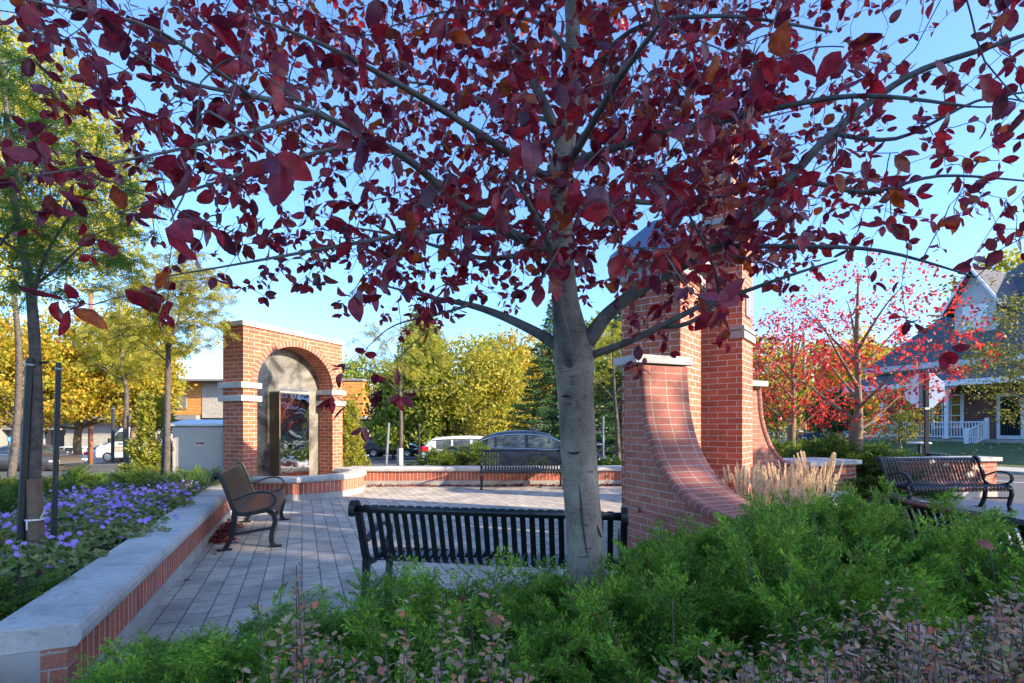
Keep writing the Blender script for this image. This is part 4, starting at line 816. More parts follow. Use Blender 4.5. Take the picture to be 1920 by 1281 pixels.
small_plum(1605, 10.6, 0.40, 4.4, 2.2, 0.125, 'scarlet-leaved plum with forked grey trunk, right of the tower and left of the stop sign', 5)
small_plum(1484, 13.5, 0.40, 4.2, 2.0, 0.10, 'thinner scarlet-leaved plum with sunlit trunk close to the tower', 6, nleaf=3400)
# ================================================================ LOCUSTS WITH STAKES (left bed)
def stake(name_root, p0, p1, r, mt='black'):
    b = MB(); b.tube([p0, p1], r, 8); return b.build('stake', M[mt], name_root)
def support(p0, p1, r, label, group='black support stakes beside young trees', ring=None, mt='black'):
    root = empty('tree_stake', p0, 0, label, 'stake', group); q = Vector(p1)-Vector(p0)
    b = MB(); b.tube([(0, 0, -0.1), tuple(q)], r, 8); b.build('post', M[mt], root)
    b = MB(); e = tuple(q); b.tube([(e[0]*0.99, e[1]*0.99, e[2]-0.06), (e[0]*0.99, e[1]*0.99, e[2]-0.045)], r*1.25, 8); b.build('strap', M['metal'], root); return root
def locust(label, base, trunk, lims, r, tr, att_box, natt, nper, leafm, LL, nlf, ll, lw, seed, sleeve=None, group='young locust trees'):
    rng = np.random.default_rng(seed); root = empty('locust_tree', base, 0, label, 'tree', group); B = np.array(base)
    rel = lambda pts: [(q[0]-B[0], q[1]-B[1], q[2]-B[2], q[3]) for q in pts]
    att = []
    while len(att) < natt:
        u = rng.uniform(-1, 1, 3)
        if u@u > 1: continue
        c, s = att_box; att.append([c[i]+u[i]*s[i]-B[i] for i in range(3)])
    mb, tw = skeleton([rel(l) for l in lims], rel(trunk), rng, np.array(att), tip_r=0.0015*max(1, base[1]/5)); mb.build('trunk', M['bark_dark'], root, smooth=True, fix=False)
    P = []
    for p in tw:
        for k in range(nper): P.append(p[min(len(p)-1, int(len(p)*(1-0.6*rng.random()**1.5)))]+rng.normal(size=3)*0.01)
    P = np.array(P); A = unit(rng.normal(size=P.shape)*np.array([1, 1, 0.35])+np.array([0, 0, -0.25]))
    V, Q = pinnate(rng, P, A, rng.uniform(0.7, 1.2, len(P))*LL, nlf, ll, lw); fastmesh('crown', V, Q, M[leafm], root); return root
B1 = gd(66, 1046, 0.32)
T1 = [(*at(68, 1070, 4.15), .05), (*at(64, 900, 4.15), .044), (*at(68, 760, 4.15), .042), (*at(62, 600, 4.15), .038), (*at(50, 500, 4.15), .030), (*at(30, 400, 4.15), .026), (*at(18, 300, 4.15), .022), (*at(10, 180, 4.15), .016), (*at(-10, 20, 4.15), .008)]
L1 = [limb((60, 560, 4.15, .022), (90, 470, 4.1, .015), (150, 380, 4.0, .010), (200, 330, 3.9, .005)), limb((58, 540, 4.15, .02), (110, 500, 4.25, .013), (180, 440, 4.4, .008), (240, 420, 4.5, .004)), limb((45, 480, 4.15, .018), (-40, 420, 4.0, .01), (-120, 380, 3.9, .005)), limb((25, 330, 4.15, .014), (90, 240, 4.2, .008), (160, 200, 4.2, .004)), limb((30, 420, 4.15, .014), (-30, 500, 4.0, .009), (-60, 560, 4.0, .004))]
lt = locust('nearest locust tree on the left, green feathery leaves, trunk wrapped in a brown guard', B1, T1, L1, 1, 1, (at(50, 330, 4.2), (0.95, 0.9, 1.15)), 300, 10, 'locust', 0.16, 10, 0.026, 0.010, 21)
b = MB(); g0 = Vector(at(66, 1046, 4.15))-Vector(B1); g1 = Vector(at(63, 898, 4.15))-Vector(B1)
b.tube([tuple(g0), tuple(g0.lerp(g1, .5)), tuple(g1)], [0.062, 0.058, 0.06], 6); b.build('trunk_guard', M['sleeve'], lt)
b = MB(); g2 = g0.lerp(g1, 0.48); b.tube([tuple(g2), tuple(g2+Vector((0, 0, 0.012)))], 0.0625, 12); b.tube([tuple(g2+Vector((0.06, -0.02, 0))), tuple(g2+Vector((0.11, -0.03, 0.08)))], 0.006, 5); b.tube([tuple(g2+Vector((0.0, -0.066, 0))), tuple(g2+Vector((0.005, -0.07, -0.07)))], 0.006, 5); b.build('tie', M['tie'], lt)
b = MB(); g3 = Vector(at(62, 684, 4.15))-Vector(B1); b.tube([tuple(g3), tuple(g3+Vector((0, 0, 0.03)))], 0.05, 14); b.tube([tuple(g3+Vector((-.03, 0, 0.01))), tuple(g3+Vector((0.12, 0, 0.02)))], 0.012, 6); b.build('rubber_collar', M['black'], lt)
support(at(36, 1046, 4.1), at(56, 672, 4.1), 0.027, 'thick black stake leaning against the nearest locust trunk, on its left')
support(at(100, 1020, 4.25), at(110, 680, 4.25), 0.02, 'upright black stake just right of the nearest locust trunk')
B2 = gd(312, 915, 0.32); Z2 = B2[1]
T2 = [(*at(312, 930, Z2), .055), (*at(314, 800, Z2), .05), (*at(315, 690, Z2), .045), (*at(318, 640, Z2), .036), (*at(335, 600, Z2), .028), (*at(342, 520, Z2), .02), (*at(345, 440, Z2), .010)]
L2 = [limb((316, 660, Z2, .035), (300, 610, Z2, .026), (290, 560, Z2+.1, .018), (262, 500, Z2+.2, .008)), limb((316, 680, Z2, .022), (285, 655, Z2, .015), (240, 630, Z2-.3, .010), (195, 640, Z2-.4, .005)), limb((330, 610, Z2, .02), (375, 590, Z2, .013), (415, 620, Z2-.2, .006)), limb((318, 650, Z2, .02), (350, 560, Z2-.3, .012), (400, 520, Z2-.4, .006))]
locust('slender locust tree with yellow-green leaves left of the brick arch', B2, T2, L2, 1, 1, (at(318, 560, Z2), (1.15, 1.0, 1.0)), 300, 8, 'locust_y', 0.20, 7, 0.050, 0.020, 22)
support(at(303, 890, Z2+.1), at(313, 720, Z2+.1), 0.026, 'black stake against the slender locust left of the arch')
x3, y3 = xy(237, 13.5); B3 = (x3, y3, lot(x3, y3))
T3 = [(x3, y3, B3[2], .075), (*at(236, 800, 13.5), .065), (*at(237, 730, 13.5), .055), (*at(228, 690, 13.5), .045), (*at(225, 600, 13.5), .03), (*at(220, 540, 13.5), .012)]
L3 = [limb((236, 715, 13.5, .035), (190, 690, 13.4, .022), (140, 640, 13.2, .010)), limb((233, 705, 13.5, .03), (270, 690, 13.6, .018), (310, 680, 13.8, .008)), limb((228, 680, 13.5, .03), (255, 620, 13.4, .018), (270, 560, 13.2, .008))]
locust('darker-limbed locust tree in front of the golden maples, between two stakes', B3, T3, L3, 1, 1, (at(235, 650, 13.5), (1.15, 1.1, 0.95)), 180, 8, 'locust_y', 0.24, 6, 0.06, 0.022, 23)
support(at(211, 860, 13.3), at(212, 762, 13.3), 0.04, 'left one of the two black stakes flanking the locust before the golden maples')
support(at(266, 860, 13.3), at(267, 765, 13.3), 0.04, 'right one of the two black stakes flanking the locust before the golden maples')
x4, y4 = xy(750, 14.0); B4 = (x4, y4, 0.2)
T4 = [(x4, y4, 0.1, .07), (*at(752, 800, 14), .055), (*at(750, 730, 14), .045), (*at(755, 660, 14), .028), (*at(760, 600, 14), .012)]
L4 = [limb((750, 740, 14, .025), (715, 700, 14, .015), (690, 665, 13.9, .006)), limb((751, 735, 14, .025), (800, 728, 14.1, .015), (850, 715, 14.2, .006)), limb((752, 700, 14, .02), (725, 650, 14, .012), (700, 630, 14, .005))]
lt4 = locust('thin young locust with sparse leaves behind the wall, just right of the arch', B4, T4, L4, 1, 1, (at(755, 655, 14), (1.45, 1.2, 0.95)), 150, 7, 'locust_y', 0.22, 6, 0.055, 0.02, 24)
b = MB(); b.tube([(0, 0, 0), (0, 0, 0.62)], 0.085, 8); b.build('trunk_guard', mat('cream trunk guard', (0.5, 0.42, 0.32), 0.7), lt4)
support(at(723, 880, 13.9), at(729, 793, 13.9), 0.035, 'grey-green metal stake left of the thin young locust', mt='metal')
support(at(786, 880, 13.9), at(786, 793, 13.9), 0.03, 'dark stake right of the thin young locust')
x5, y5 = xy(1160, 14.5); B5 = (x5, y5, 0.2)
T5 = [(x5, y5, 0.1, .08), (*at(1157, 800, 14.5), .06), (*at(1152, 740, 14.5), .045), (*at(1150, 670, 14.5), .03), (*at(1150, 620, 14.5), .012)]
L5 = [limb((1153, 750, 14.5, .025), (1120, 715, 14.4, .015), (1095, 690, 14.3, .006)), limb((1153, 740, 14.5, .025), (1185, 700, 14.5, .015), (1210, 670, 14.4, .006))]
locust('young locust seen in the gap between the plum trunk and the tower', B5, T5, L5, 1, 1, (at(1150, 660, 14.5), (1.0, 1.0, 0.9)), 100, 7, 'locust_y', 0.22, 6, 0.055, 0.02, 25)
support(at(1131, 870, 14.4), at(1131, 780, 14.4), 0.03, 'metal stake in the gap between the plum trunk and the tower', mt='metal')
# ================================================================ JUNIPERS
def frond_template(rng, n1=11, n2=7, L=0.13):
    """flattened feathery spray along +x, lying in the xy plane: a list of small scale-leaf kites"""
    C, A = [], []
    for i in range(n1):
        t = 0.12+0.88*i/(n1-1); s = 1 if i % 2 else -1; base = np.array([L*t, 0, 0.10*L*t*(1-t)]); l = L*0.52*(1-0.62*t)+0.010; ang = s*rng.uniform(0.55, 0.95)
        d = np.array([math.cos(ang), math.sin(ang), rng.uniform(-0.1, 0.35)]); d /= np.linalg.norm(d)
        for j in range(n2):
            u = (j+0.3)/n2; q = base+d*l*u; ss = 1 if j % 2 else -1; a2 = ang+ss*rng.uniform(0.4, 0.8); e = np.array([math.cos(a2), math.sin(a2), rng.normal()*0.45]); C.append(q); A.append(e/np.linalg.norm(e))
        C.append(base+d*l*0.9); A.append(d)
    for i in range(6): C.append(np.array([L*(0.3+0.11*i), 0, 0.01])); A.append(unit(np.array([1, rng.normal()*.2, rng.normal()*.3])))
    return np.array(C), np.array(A)
def juniper_mesh(seed, R, H, nb=70, nf=9, tl=0.019, tw_=0.0062, fl=0.112):
    """arching branches whose outer halves carry feathery flattened fronds"""
    rng = np.random.default_rng(seed); mb = MB(); Cs, As = [], []; temps = [frond_template(rng, L=fl, n1=11 if tl < .03 else 8, n2=7 if tl < .03 else 5) for _ in range(6)]
    lob = rng.uniform(0, 6.28, 4)
    nc_ = 15; ca = rng.uniform(0, 6.283, nc_); cs_ = np.sqrt(rng.uniform(0.02, 1.0, nc_)); ch = rng.uniform(0.7, 1.12, nc_)
    for i in range(nb):
        q_ = i % nc_; s = min(1.15, abs(cs_[q_]+rng.normal()*0.13)); a = ca[q_]+rng.normal()*0.20/max(0.25, s); lo = 1+0.22*math.sin(3*a+lob[0])+0.12*math.sin(5*a+lob[1])
        h = H*(1-0.66*min(1, s)**2.2)*ch[q_]*rng.uniform(0.62, 1.06); tip = np.array([math.cos(a)*s*R*lo, math.sin(a)*s*R*lo, h]); st = np.array([rng.normal()*0.06*R, rng.normal()*0.06*R, 0.02])
        mid = st*0.5+tip*0.5+np.array([0, 0, 0.10*H*(s+0.2)]); p = np.array(smoothpath([st, mid, tip], 5)); mb.tube([tuple(q) for q in p], list(np.linspace(0.009, 0.002, len(p))), 4, cap=False)
        for k in range(nf):
            t = 1.0 if k == 0 else 1-0.62*(k-rng.random()*0.9)/nf; sj = t*(len(p)-1); j = min(int(sj), len(p)-2); q = p[j]+(p[j+1]-p[j])*(sj-j); dd = unit(p[j+1]-p[j])
            out = unit(np.array([math.cos(a), math.sin(a), 0.0])+rng.normal(size=3)*0.35); sd = unit(np.cross(dd, [0, 0, 1.0])+1e-5)*(1 if k % 2 else -1)
            ax = unit(dd*0.55+out*0.45+sd*(0.0 if k == 0 else rng.uniform(0.3, 0.85))+np.array([0, 0, rng.uniform(-0.12, 0.34)]))
            up = unit(np.array([0, 0, 1.0])+rng.normal(size=3)*0.35); y_ = unit(np.cross(up, ax)); z_ = np.cross(ax, y_); Rm = np.stack([ax, y_, z_], 1)
            c, aa = temps[rng.integers(6)]; sc = rng.uniform(0.75, 1.35)*(1.1 if k == 0 else 1.0)
            Cs.append(q+(c*sc)@Rm.T-np.array([0, 0, 0.0])); As.append(aa@Rm.T)
    C = np.concatenate(Cs); A = unit(np.concatenate(As)+rng.normal(size=C.shape)*0.12); n = len(C); k = rng.uniform(0.7, 1.35, n)
    V, Q = kites(C, A, sides(rng, A), tl*k, tw_*k); return V, Q, mb
JG = 'spreading green junipers filling the near bed'
JL = []
def juniper_proto(name, seed, R, H, matn='juniper', cat='shrub', **kw):
    root = empty(name, (0, 0, 0), 0, 'x', cat); V, Q, mb = juniper_mesh(seed, R, H, **kw)
    fastmesh('foliage', V, Q, M[matn], root); mb.build('branches', M['bark_tan'], root, smooth=True, fix=False); return root
jp = [juniper_proto('juniper_shrub', 31, 0.55, 0.66, nb=190, nf=12), juniper_proto('juniper_shrub', 32, 0.55, 0.70, nb=190, nf=12), juniper_proto('juniper_shrub', 33, 0.55, 0.62, nb=190, nf=12)]
spots = [  # x, y, scale, zscale, label
 (-1.5, 2.2, .75, .9, 'juniper spilling over the near corner of the long planter wall'),
 (-1.0, 1.95, 1.05, .95, 'juniper at the lower left, between the wall corner and the bench'),
 (-0.62, 2.5, .82, 1.12, 'juniper touching the left end of the near bench'),
 (-0.15, 2.05, 1.05, 1.12, 'juniper below the middle of the near bench'),
 (0.12, 2.7, .78, 1.22, 'juniper just left of the plum trunk, hiding the bench legs'),
 (0.78, 2.45, .95, 1.18, 'juniper just right of the plum trunk'),
 (0.55, 1.8, 1.05, 1.1, 'juniper below the plum trunk, lower centre'),
 (1.15, 3.35, .9, 1.25, 'juniper against the foot of the tower buttress'),
 (1.25, 2.15, 1.1, 1.25, 'broad juniper right of centre, below the tower'),
 (1.75, 2.85, 1.1, 1.28, 'tall juniper in front of the curved brick buttress'),
 (2.05, 3.75, 1.05, 1.25, 'juniper between the buttress and the feather grass'),
 (2.35, 2.35, 1.05, 1.25, 'juniper before the right-edge bench, lower right'),
 (2.6, 3.4, 1.05, 1.38, 'juniper left of the back rail of the right-edge bench'),
 (2.85, 4.45, 1.05, 1.05, 'juniper in front of the straw feather grass'),
 (3.75, 4.9, 1.0, .95, 'juniper below the pale kerb and brick pillar'),
 (1.85, 1.55, 1.0, 1.0, 'juniper at the lower right, behind the bronze shrubs'),
 (-0.4, 1.5, 1.0, 1.0, 'juniper at the bottom edge behind the bronze sprigs'),
 (2.8, 1.75, .9, 1.0, 'juniper at the right margin below the bench'),
 (2.74, 2.75, .92, 1.35, 'juniper whose branch tips poke through the right-edge bench'),
 (0.38, 2.28, .8, 1.4, 'juniper directly before the plum trunk, hiding its foot'),
 (-1.22, 1.62, .8, 1.0, 'juniper in the lower left corner below the wall end'),
]
for i, (x, y, s, zs, lab) in enumerate(spots):
    place(jp[i % 3], i >= 3, (x, y, 0.0), i*2.1, (s, s, s*zs), lab, JG)
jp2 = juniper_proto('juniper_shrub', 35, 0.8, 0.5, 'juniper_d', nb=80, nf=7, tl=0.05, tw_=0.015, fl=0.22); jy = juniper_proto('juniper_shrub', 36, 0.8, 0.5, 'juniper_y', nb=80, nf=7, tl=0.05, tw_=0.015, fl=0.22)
G2 = 'low evergreen shrubs of the farther beds'
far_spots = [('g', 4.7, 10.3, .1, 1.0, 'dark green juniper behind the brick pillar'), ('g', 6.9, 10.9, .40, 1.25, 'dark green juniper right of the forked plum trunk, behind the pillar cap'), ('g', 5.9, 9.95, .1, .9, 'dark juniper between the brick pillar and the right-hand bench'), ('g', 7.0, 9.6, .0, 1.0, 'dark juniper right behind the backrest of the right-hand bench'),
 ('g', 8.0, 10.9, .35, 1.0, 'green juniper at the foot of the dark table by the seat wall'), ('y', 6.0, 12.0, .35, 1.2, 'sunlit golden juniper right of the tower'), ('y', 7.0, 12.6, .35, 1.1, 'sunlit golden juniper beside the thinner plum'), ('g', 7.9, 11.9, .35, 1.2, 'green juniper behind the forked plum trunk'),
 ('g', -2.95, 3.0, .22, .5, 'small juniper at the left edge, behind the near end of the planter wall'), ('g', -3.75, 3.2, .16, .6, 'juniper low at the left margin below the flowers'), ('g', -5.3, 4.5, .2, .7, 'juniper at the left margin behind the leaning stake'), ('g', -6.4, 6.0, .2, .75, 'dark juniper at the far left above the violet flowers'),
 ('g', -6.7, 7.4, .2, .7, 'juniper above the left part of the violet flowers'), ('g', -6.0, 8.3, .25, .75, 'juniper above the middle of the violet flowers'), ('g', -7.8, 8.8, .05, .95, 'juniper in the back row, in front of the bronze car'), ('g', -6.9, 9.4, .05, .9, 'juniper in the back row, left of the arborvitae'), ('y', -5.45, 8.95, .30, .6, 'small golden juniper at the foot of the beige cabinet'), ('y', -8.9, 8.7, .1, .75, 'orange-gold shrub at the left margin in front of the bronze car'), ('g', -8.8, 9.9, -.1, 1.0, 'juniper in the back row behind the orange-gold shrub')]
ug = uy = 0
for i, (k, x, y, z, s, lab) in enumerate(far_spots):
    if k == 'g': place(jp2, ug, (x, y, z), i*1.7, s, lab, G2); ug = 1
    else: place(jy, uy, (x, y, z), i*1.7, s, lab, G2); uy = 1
# ================================================================ BRONZE SHRUBS (spirea) at the bottom
def spirea(seed, R, H, nst, lab_parts=True):
    rng = np.random.default_rng(seed); root = empty('bronze_shrub', (0, 0, 0), 0, 'x', 'shrub'); mb = MB(); Cs, As, Ns = [], [], []
    for i in range(nst):
        a = rng.uniform(0, 6.283); rr = R*math.sqrt(rng.random()); h = H*(1-0.22*(rr/R)**2)*rng.uniform(0.8, 1.12)
        b0 = np.array([rng.normal()*0.05, rng.normal()*0.05, 0]); tip = np.array([math.cos(a)*rr, math.sin(a)*rr, h]); mid = (b0*0.3+tip*0.7)+np.array([0, 0, -0.16])*h+rng.normal(size=3)*0.05
        p = np.array(smoothpath([b0, mid, tip], 5)); mb.tube([tuple(q) for q in p], list(np.linspace(0.0035, 0.0012, len(p))), 4, cap=False)
        for k in range(34):
            t = 0.40+0.60*k/33; s = t*(len(p)-1); j = min(int(s), len(p)-2); q = p[j]+(p[j+1]-p[j])*(s-j); d = unit(p[j+1]-p[j]); ang = k*2.4+rng.normal()*.3
            u = unit(np.cross(d, [0.3, 0.2, 0.9])); w = np.cross(d, u); out = u*math.cos(ang)+w*math.sin(ang)
            Cs.append(q); As.append(unit(d*0.55+out*0.85)); Ns.append(unit(d*0.9-out*0.4+rng.normal(size=3)*0.25))
    C, A, Nn = np.array(Cs), np.array(As), np.array(Ns); C = C+rng.normal(size=C.shape)*0.006; n = len(C); L = rng.uniform(0.013, 0.027, n)
    V, Q = broad_leaves(rng, C, A, Nn, L, L*rng.uniform(0.5, 0.7, n), rng.uniform(0.05, 0.4, n), rng.uniform(0.0, 0.9, n))
    fastmesh('foliage', V, Q, M['spirea'], root, smooth=True); mb.build('stems', M['bark_dark'], root, smooth=True, fix=False); return root
sp = [spirea(41, 0.32, 0.90, 150), spirea(42, 0.32, 0.92, 150), spirea(43, 0.13, 0.94, 24)]
sg = 'bronze-leaved shrubs along the bottom edge'
ss = [(0, 0.78, 1.10, 1.02, 'bronze shrub left of centre of the right-hand bronze mass'), (1, 1.02, 1.22, 1.0, 'bronze shrub in the middle of the right-hand bronze mass'), (0, 1.36, 1.30, .97, 'taller bronze shrub toward the right corner'), (1, 0.52, 0.98, .98, 'bronze shrub where the right-hand bronze mass begins'), (1, 1.62, 1.45, .98, 'bronze shrub with coral leaves in the right bottom corner'), (0, 1.10, 0.92, 1.02, 'bronze shrub lowest at the bottom right'),
 (2, -0.50, 1.20, 1.07, 'tall bronze sprig standing before the junipers, lower left'), (2, -0.20, 1.10, 1.03, 'bronze sprig at the bottom, left of centre'), (1, -0.42, 1.00, .93, 'bronze shrub cut by the bottom edge left of centre'), (2, -0.07, 1.15, 1.02, 'second bronze sprig, right neighbour of the sprig left of centre'), (0, -0.16, 0.92, .94, 'bronze shrub cut by the bottom edge near the middle')]
us = [0, 0, 0]
for i, (k, x, y, s, lab) in enumerate(ss): place(sp[k], us[k], (x, y, 0.0), i*1.3, s, lab, sg); us[k] = 1
# ================================================================ FEATHER GRASS, ORNAMENTAL GRASS, GERANIUMS, LITTER
def grass_clump(name, seed, nb, H, R, bw, matn, plumes=0, cat='grass', spread=0.5, nod=0.35):
    rng = np.random.default_rng(seed); root = empty(name, (0, 0, 0), 0, 'x', cat); V, Q = [], []; b0 = 0
    def blade(p0, d, h, w, bend, seg=5):
        nonlocal b0
        sd = unit(np.cross(d, [0, 0, 1])+1e-4)
        for k in range(seg+1):
            t = k/seg; c = p0+np.array([d[0]*spread*h*t+d[0]*bend*h*t*t, d[1]*spread*h*t+d[1]*bend*h*t*t, h*t*(1-0.38*bend*t)]); ww = w*(1-t**1.5)*0.5+0.0004
            V.append(c-sd*ww); V.append(c+sd*ww)
            if k: Q.append([b0+2*k-2, b0+2*k-1, b0+2*k+1, b0+2*k])
        b0 += 2*(seg+1); return c
    for i in range(nb):
        a = rng.uniform(0, 6.283); rr = R*math.sqrt(rng.random()); d = np.array([math.cos(a), math.sin(a), 0]); blade(np.array([math.cos(a)*rr*0.5, math.sin(a)*rr*0.5, 0]), d, H*rng.uniform(0.5, 1.0), bw*rng.uniform(0.7, 1.3), nod*rng.uniform(0.3, 1.6))
    fastmesh('blades', np.array(V), np.array(Q), M[matn], root)
    if plumes:
        mb = MB(); C, A = [], []
        for i in range(plumes):
            a = rng.uniform(0, 6.283); rr = R*0.6*math.sqrt(rng.random()); ln = rng.uniform(0.12, 0.42); h = rng.uniform(0.72, 1.12)
            b = np.array([math.cos(a)*rr, math.sin(a)*rr, 0]); a2 = a+rng.normal()*0.6; tip = b+np.array([math.cos(a2)*ln*h*(0.5+rr*3), math.sin(a2)*ln*h*(0.5+rr*3), h]); p = np.array(smoothpath([b, (b+tip)/2+np.array([0, 0, .03]), tip], 6)); mb.tube([tuple(q) for q in p], [0.0018]*len(p), 3, cap=False)
            L = rng.uniform(0.18, 0.30); d = unit(tip-p[-3]); m = 190; t = rng.random(m); c = tip-d*L*t[:, None]; rad = 0.011*np.sin(np.pi*np.clip(t*0.9+0.08, 0, 1))**0.7
            sd = unit(np.cross(d, rng.normal(size=(m, 3)))); C.append(c+sd*rad[:, None]*0.5); A.append(unit(d*1.0+sd*0.42))
        C, A = np.concatenate(C), np.concatenate(A); V2, Q2 = kites(C, A, sides(rng, A), 0.024*np.ones(len(C)), 0.0065*np.ones(len(C)))
        mb.build('stems', M['reed'], root, fix=False); fastmesh('plumes', V2, Q2, M['straw'], root)
    return root
fg = [grass_clump('feather_grass', 51, 130, 0.62, 0.16, 0.006, 'reed', 46, spread=0.28), grass_clump('feather_grass', 52, 130, 0.62, 0.18, 0.006, 'reed', 54, spread=0.30)]
FG = 'straw-coloured feather grasses beside the tower'
for i, (x, y, s, lab) in enumerate([(2.5, 5.55, .9, 'straw feather grass nearest the curved buttress'), (2.85, 5.95, .88, 'second straw feather grass from the buttress'), (3.3, 6.25, .88, 'middle clump of the row of straw feather grasses'), (3.65, 6.5, .85, 'straw feather grass leaning right, left of the pale kerb'), (4.05, 6.75, .98, 'tall straw feather grass just in front of the brick pillar'), (3.05, 5.4, .75, 'shorter straw feather grass behind the junipers')]):
    place(fg[i % 2], i >= 2, (x, y, 0), i*1.9, s, lab, FG)
og = grass_clump('ornamental_grass', 53, 260, 0.62, 0.14, 0.011, 'grass', spread=0.55, nod=1.1)
for i, (x, y, s, lab) in enumerate([(-5.05, 7.15, 1.0, 'arching green grass tuft at the back of the violet flowers, left one'), (-5.0, 7.9, 1.1, 'arching green grass tuft left of the slender locust stem'), (-5.05, 8.4, 1.0, 'arching green grass tuft at the foot of the slender locust'), (-5.75, 7.6, 1.0, 'arching green grass tuft farther left behind the flowers'), (-4.8, 8.9, .8, 'arching green grass tuft nearest the beige cabinet')]):
    place(og, i > 0, (x, y, .3), i*1.3, s, lab, 'arching green grass tufts behind the violet flowers')
# geraniums
def geranium(seed, R, H, nleaf, nfl):
    rng = np.random.default_rng(seed); root = empty('geranium_plant', (0, 0, 0), 0, 'x', 'flower'); P = []
    a = rng.uniform(0, 6.283, nleaf); r = R*np.sqrt(rng.random(nleaf)); z = H*(1-0.55*(r/R)**2)*rng.uniform(0.35, 1.0, nleaf); C = np.stack([np.cos(a)*r, np.sin(a)*r, z], 1)
    # each leaf: a small fan of five lobes
    Vs, Qs = [], []; Nn = unit(rng.normal(size=(nleaf, 3))*0.6+np.array([0, 0, 1])); A0 = unit(np.cross(Nn, rng.normal(size=(nleaf, 3)))); B0 = np.cross(Nn, A0); sz = rng.uniform(0.014, 0.027, nleaf)
    fan = [C]; K = 11
    for k in range(K):
        th = -2.5+5.0*k/(K-1); rad = (1.0 if k % 2 else 0.62)*sz*1.15; fan.append(C+(A0*math.cos(th)+B0*math.sin(th))*rad[:, None])
    V = np.stack(fan, 1).reshape(-1, 3); q = np.array([[0, k, k+1, k+2] for k in range(1, K-1, 2)]); Q = (np.arange(nleaf)[:, None, None]*(K+1)+q[None]).reshape(-1, 4)
    f = fastmesh('foliage', V, Q, M['geranium'], root); f['label'] = 'lobed green and tan leaves'
    # blossoms
    pet = MB(); 
    for k in range(5):
        th = 6.283*k/5; c, s = math.cos(th), math.sin(th); w = 0.0085
        pts = [(0, 0, 0.001), (c*.010-s*w, s*.010+c*w, .004), (c*.019-s*w*.8, s*.019+c*w*.8, .006), (c*.021, s*.021, .0055), (c*.019+s*w*.8, s*.019-c*w*.8, .006), (c*.010+s*w, s*.010-c*w, .004)]
        pet.add(pts, [(0, 1, 2, 3, 4, 5)])
    me = None
    for i in range(nfl):
        a_, r_ = rng.uniform(0, 6.283), R*math.sqrt(rng.random()); loc = (math.cos(a_)*r_, math.sin(a_)*r_, H*(1.12-0.45*(r_/R)**2)*rng.uniform(0.88, 1.1))
        if me is None: o = pet.build('blossom', M['violet'], root, fix=False); me = o.data; cm = MB(); cm.lathe([(0.0035, 0.001), (0.003, 0.006), (0.0006, 0.008)], 8); c0 = cm.build('flower_centre', M['cream'], o); cme = c0.data
        else: o = bpy.data.objects.new('blossom', me); COL.objects.link(o); o.parent = root; c0 = bpy.data.objects.new('flower_centre', cme); COL.objects.link(c0); c0.parent = o
        o.location = loc; o.rotation_euler = (rng.uniform(-.2, 1.15), rng.normal()*0.5, rng.uniform(-.8, .8)); s_ = rng.uniform(0.85, 1.25); o.scale = (s_,)*3
    return root
gp = [geranium(61, 0.38, 0.24, 700, 30), geranium(62, 0.38, 0.27, 700, 44), geranium(63, 0.36, 0.20, 620, 12)]
GG = 'violet geraniums filling the bed behind the planter wall'; rg = random.Random(8)
gs = [(-3.35, 3.65, 2), (-3.75, 4.05, 2), (-4.35, 4.35, 0), (-4.75, 4.75, 1), (-4.0, 4.85, 0), (-3.72, 5.1, 2), (-4.5, 5.3, 1), (-5.1, 5.35, 0), (-4.1, 5.55, 1), (-4.75, 5.9, 1), (-5.4, 6.1, 1), (-4.3, 6.15, 1), (-5.05, 6.5, 1), (-4.55, 6.6, 0), (-5.7, 6.6, 0), (-4.75, 7.05, 1), (-5.35, 6.9, 1), (-4.85, 7.5, 1), (-4.35, 5.85, 2), (-3.5, 4.6, 2), (-4.5, 3.9, 0), (-5.0, 4.1, 2)]
places = ['behind the near end of the planter wall', 'close to the wall just past its first coping joint', 'left of the wrapped locust trunk', 'beyond the wrapped locust trunk', 'right of the upright stake', 'by the bare mulch against the wall', 'in the middle of the flower bed', 'left of the middle of the flower bed', 'against the coping halfway along', 'in the thick of the violet bloom', 'toward the dark junipers on the left', 'against the coping past halfway', 'centre back of the flower bed', 'near the coping at the back', 'in the back left of the bloom', 'at the back edge near the grass tufts', 'in front of the left grass tuft', 'at the far tip of the flower bed', 'in the sparse patch against the coping', 'at the bare mulch near the wall', 'at the left frame edge', 'at the left frame edge in front']
ug = [0, 0, 0]
for (x, y, k), pl in zip(gs, places): place(gp[k], ug[k], (x, y, 0.32), rg.uniform(0, 6), rg.uniform(.9, 1.15), 'violet flowered geranium '+pl, GG); ug[k] = 1
# litter along the walls (countless)
def litter(name, pts, n, spread, h, L, label, seed, m='litter', z0=0.006):
    rng = np.random.default_rng(seed); P = np.array(pts); i = rng.integers(0, len(P)-1, n); t = rng.random(n)[:, None]; c = P[i]*(1-t)+P[i+1]*t
    off = np.abs(rng.normal(size=n))*spread; q = np.array(spread_dir)[None]*off[:, None]; z = z0+rng.random(n)*h*np.exp(-off/spread*1.3)
    C = np.concatenate([c+q+rng.normal(size=(n, 2))*0.02, z[:, None]], 1); A = unit(rng.normal(size=(n, 3))*np.array([1, 1, 0.3])); Nn = rng.normal(size=(n, 3))*0.6+np.array([0, 0, 1.2]); LL = rng.uniform(0.7, 1.25, n)*L
    V, Q = broad_leaves(rng, C, A, Nn, LL, LL*0.58, rng.uniform(0, .5, n), rng.uniform(-1, 1, n)); V[:, 2] = np.maximum(V[:, 2], z0-0.002); return tag(fastmesh(name, V, Q, M[m], smooth=True), label, 'leaf litter', kind='stuff')
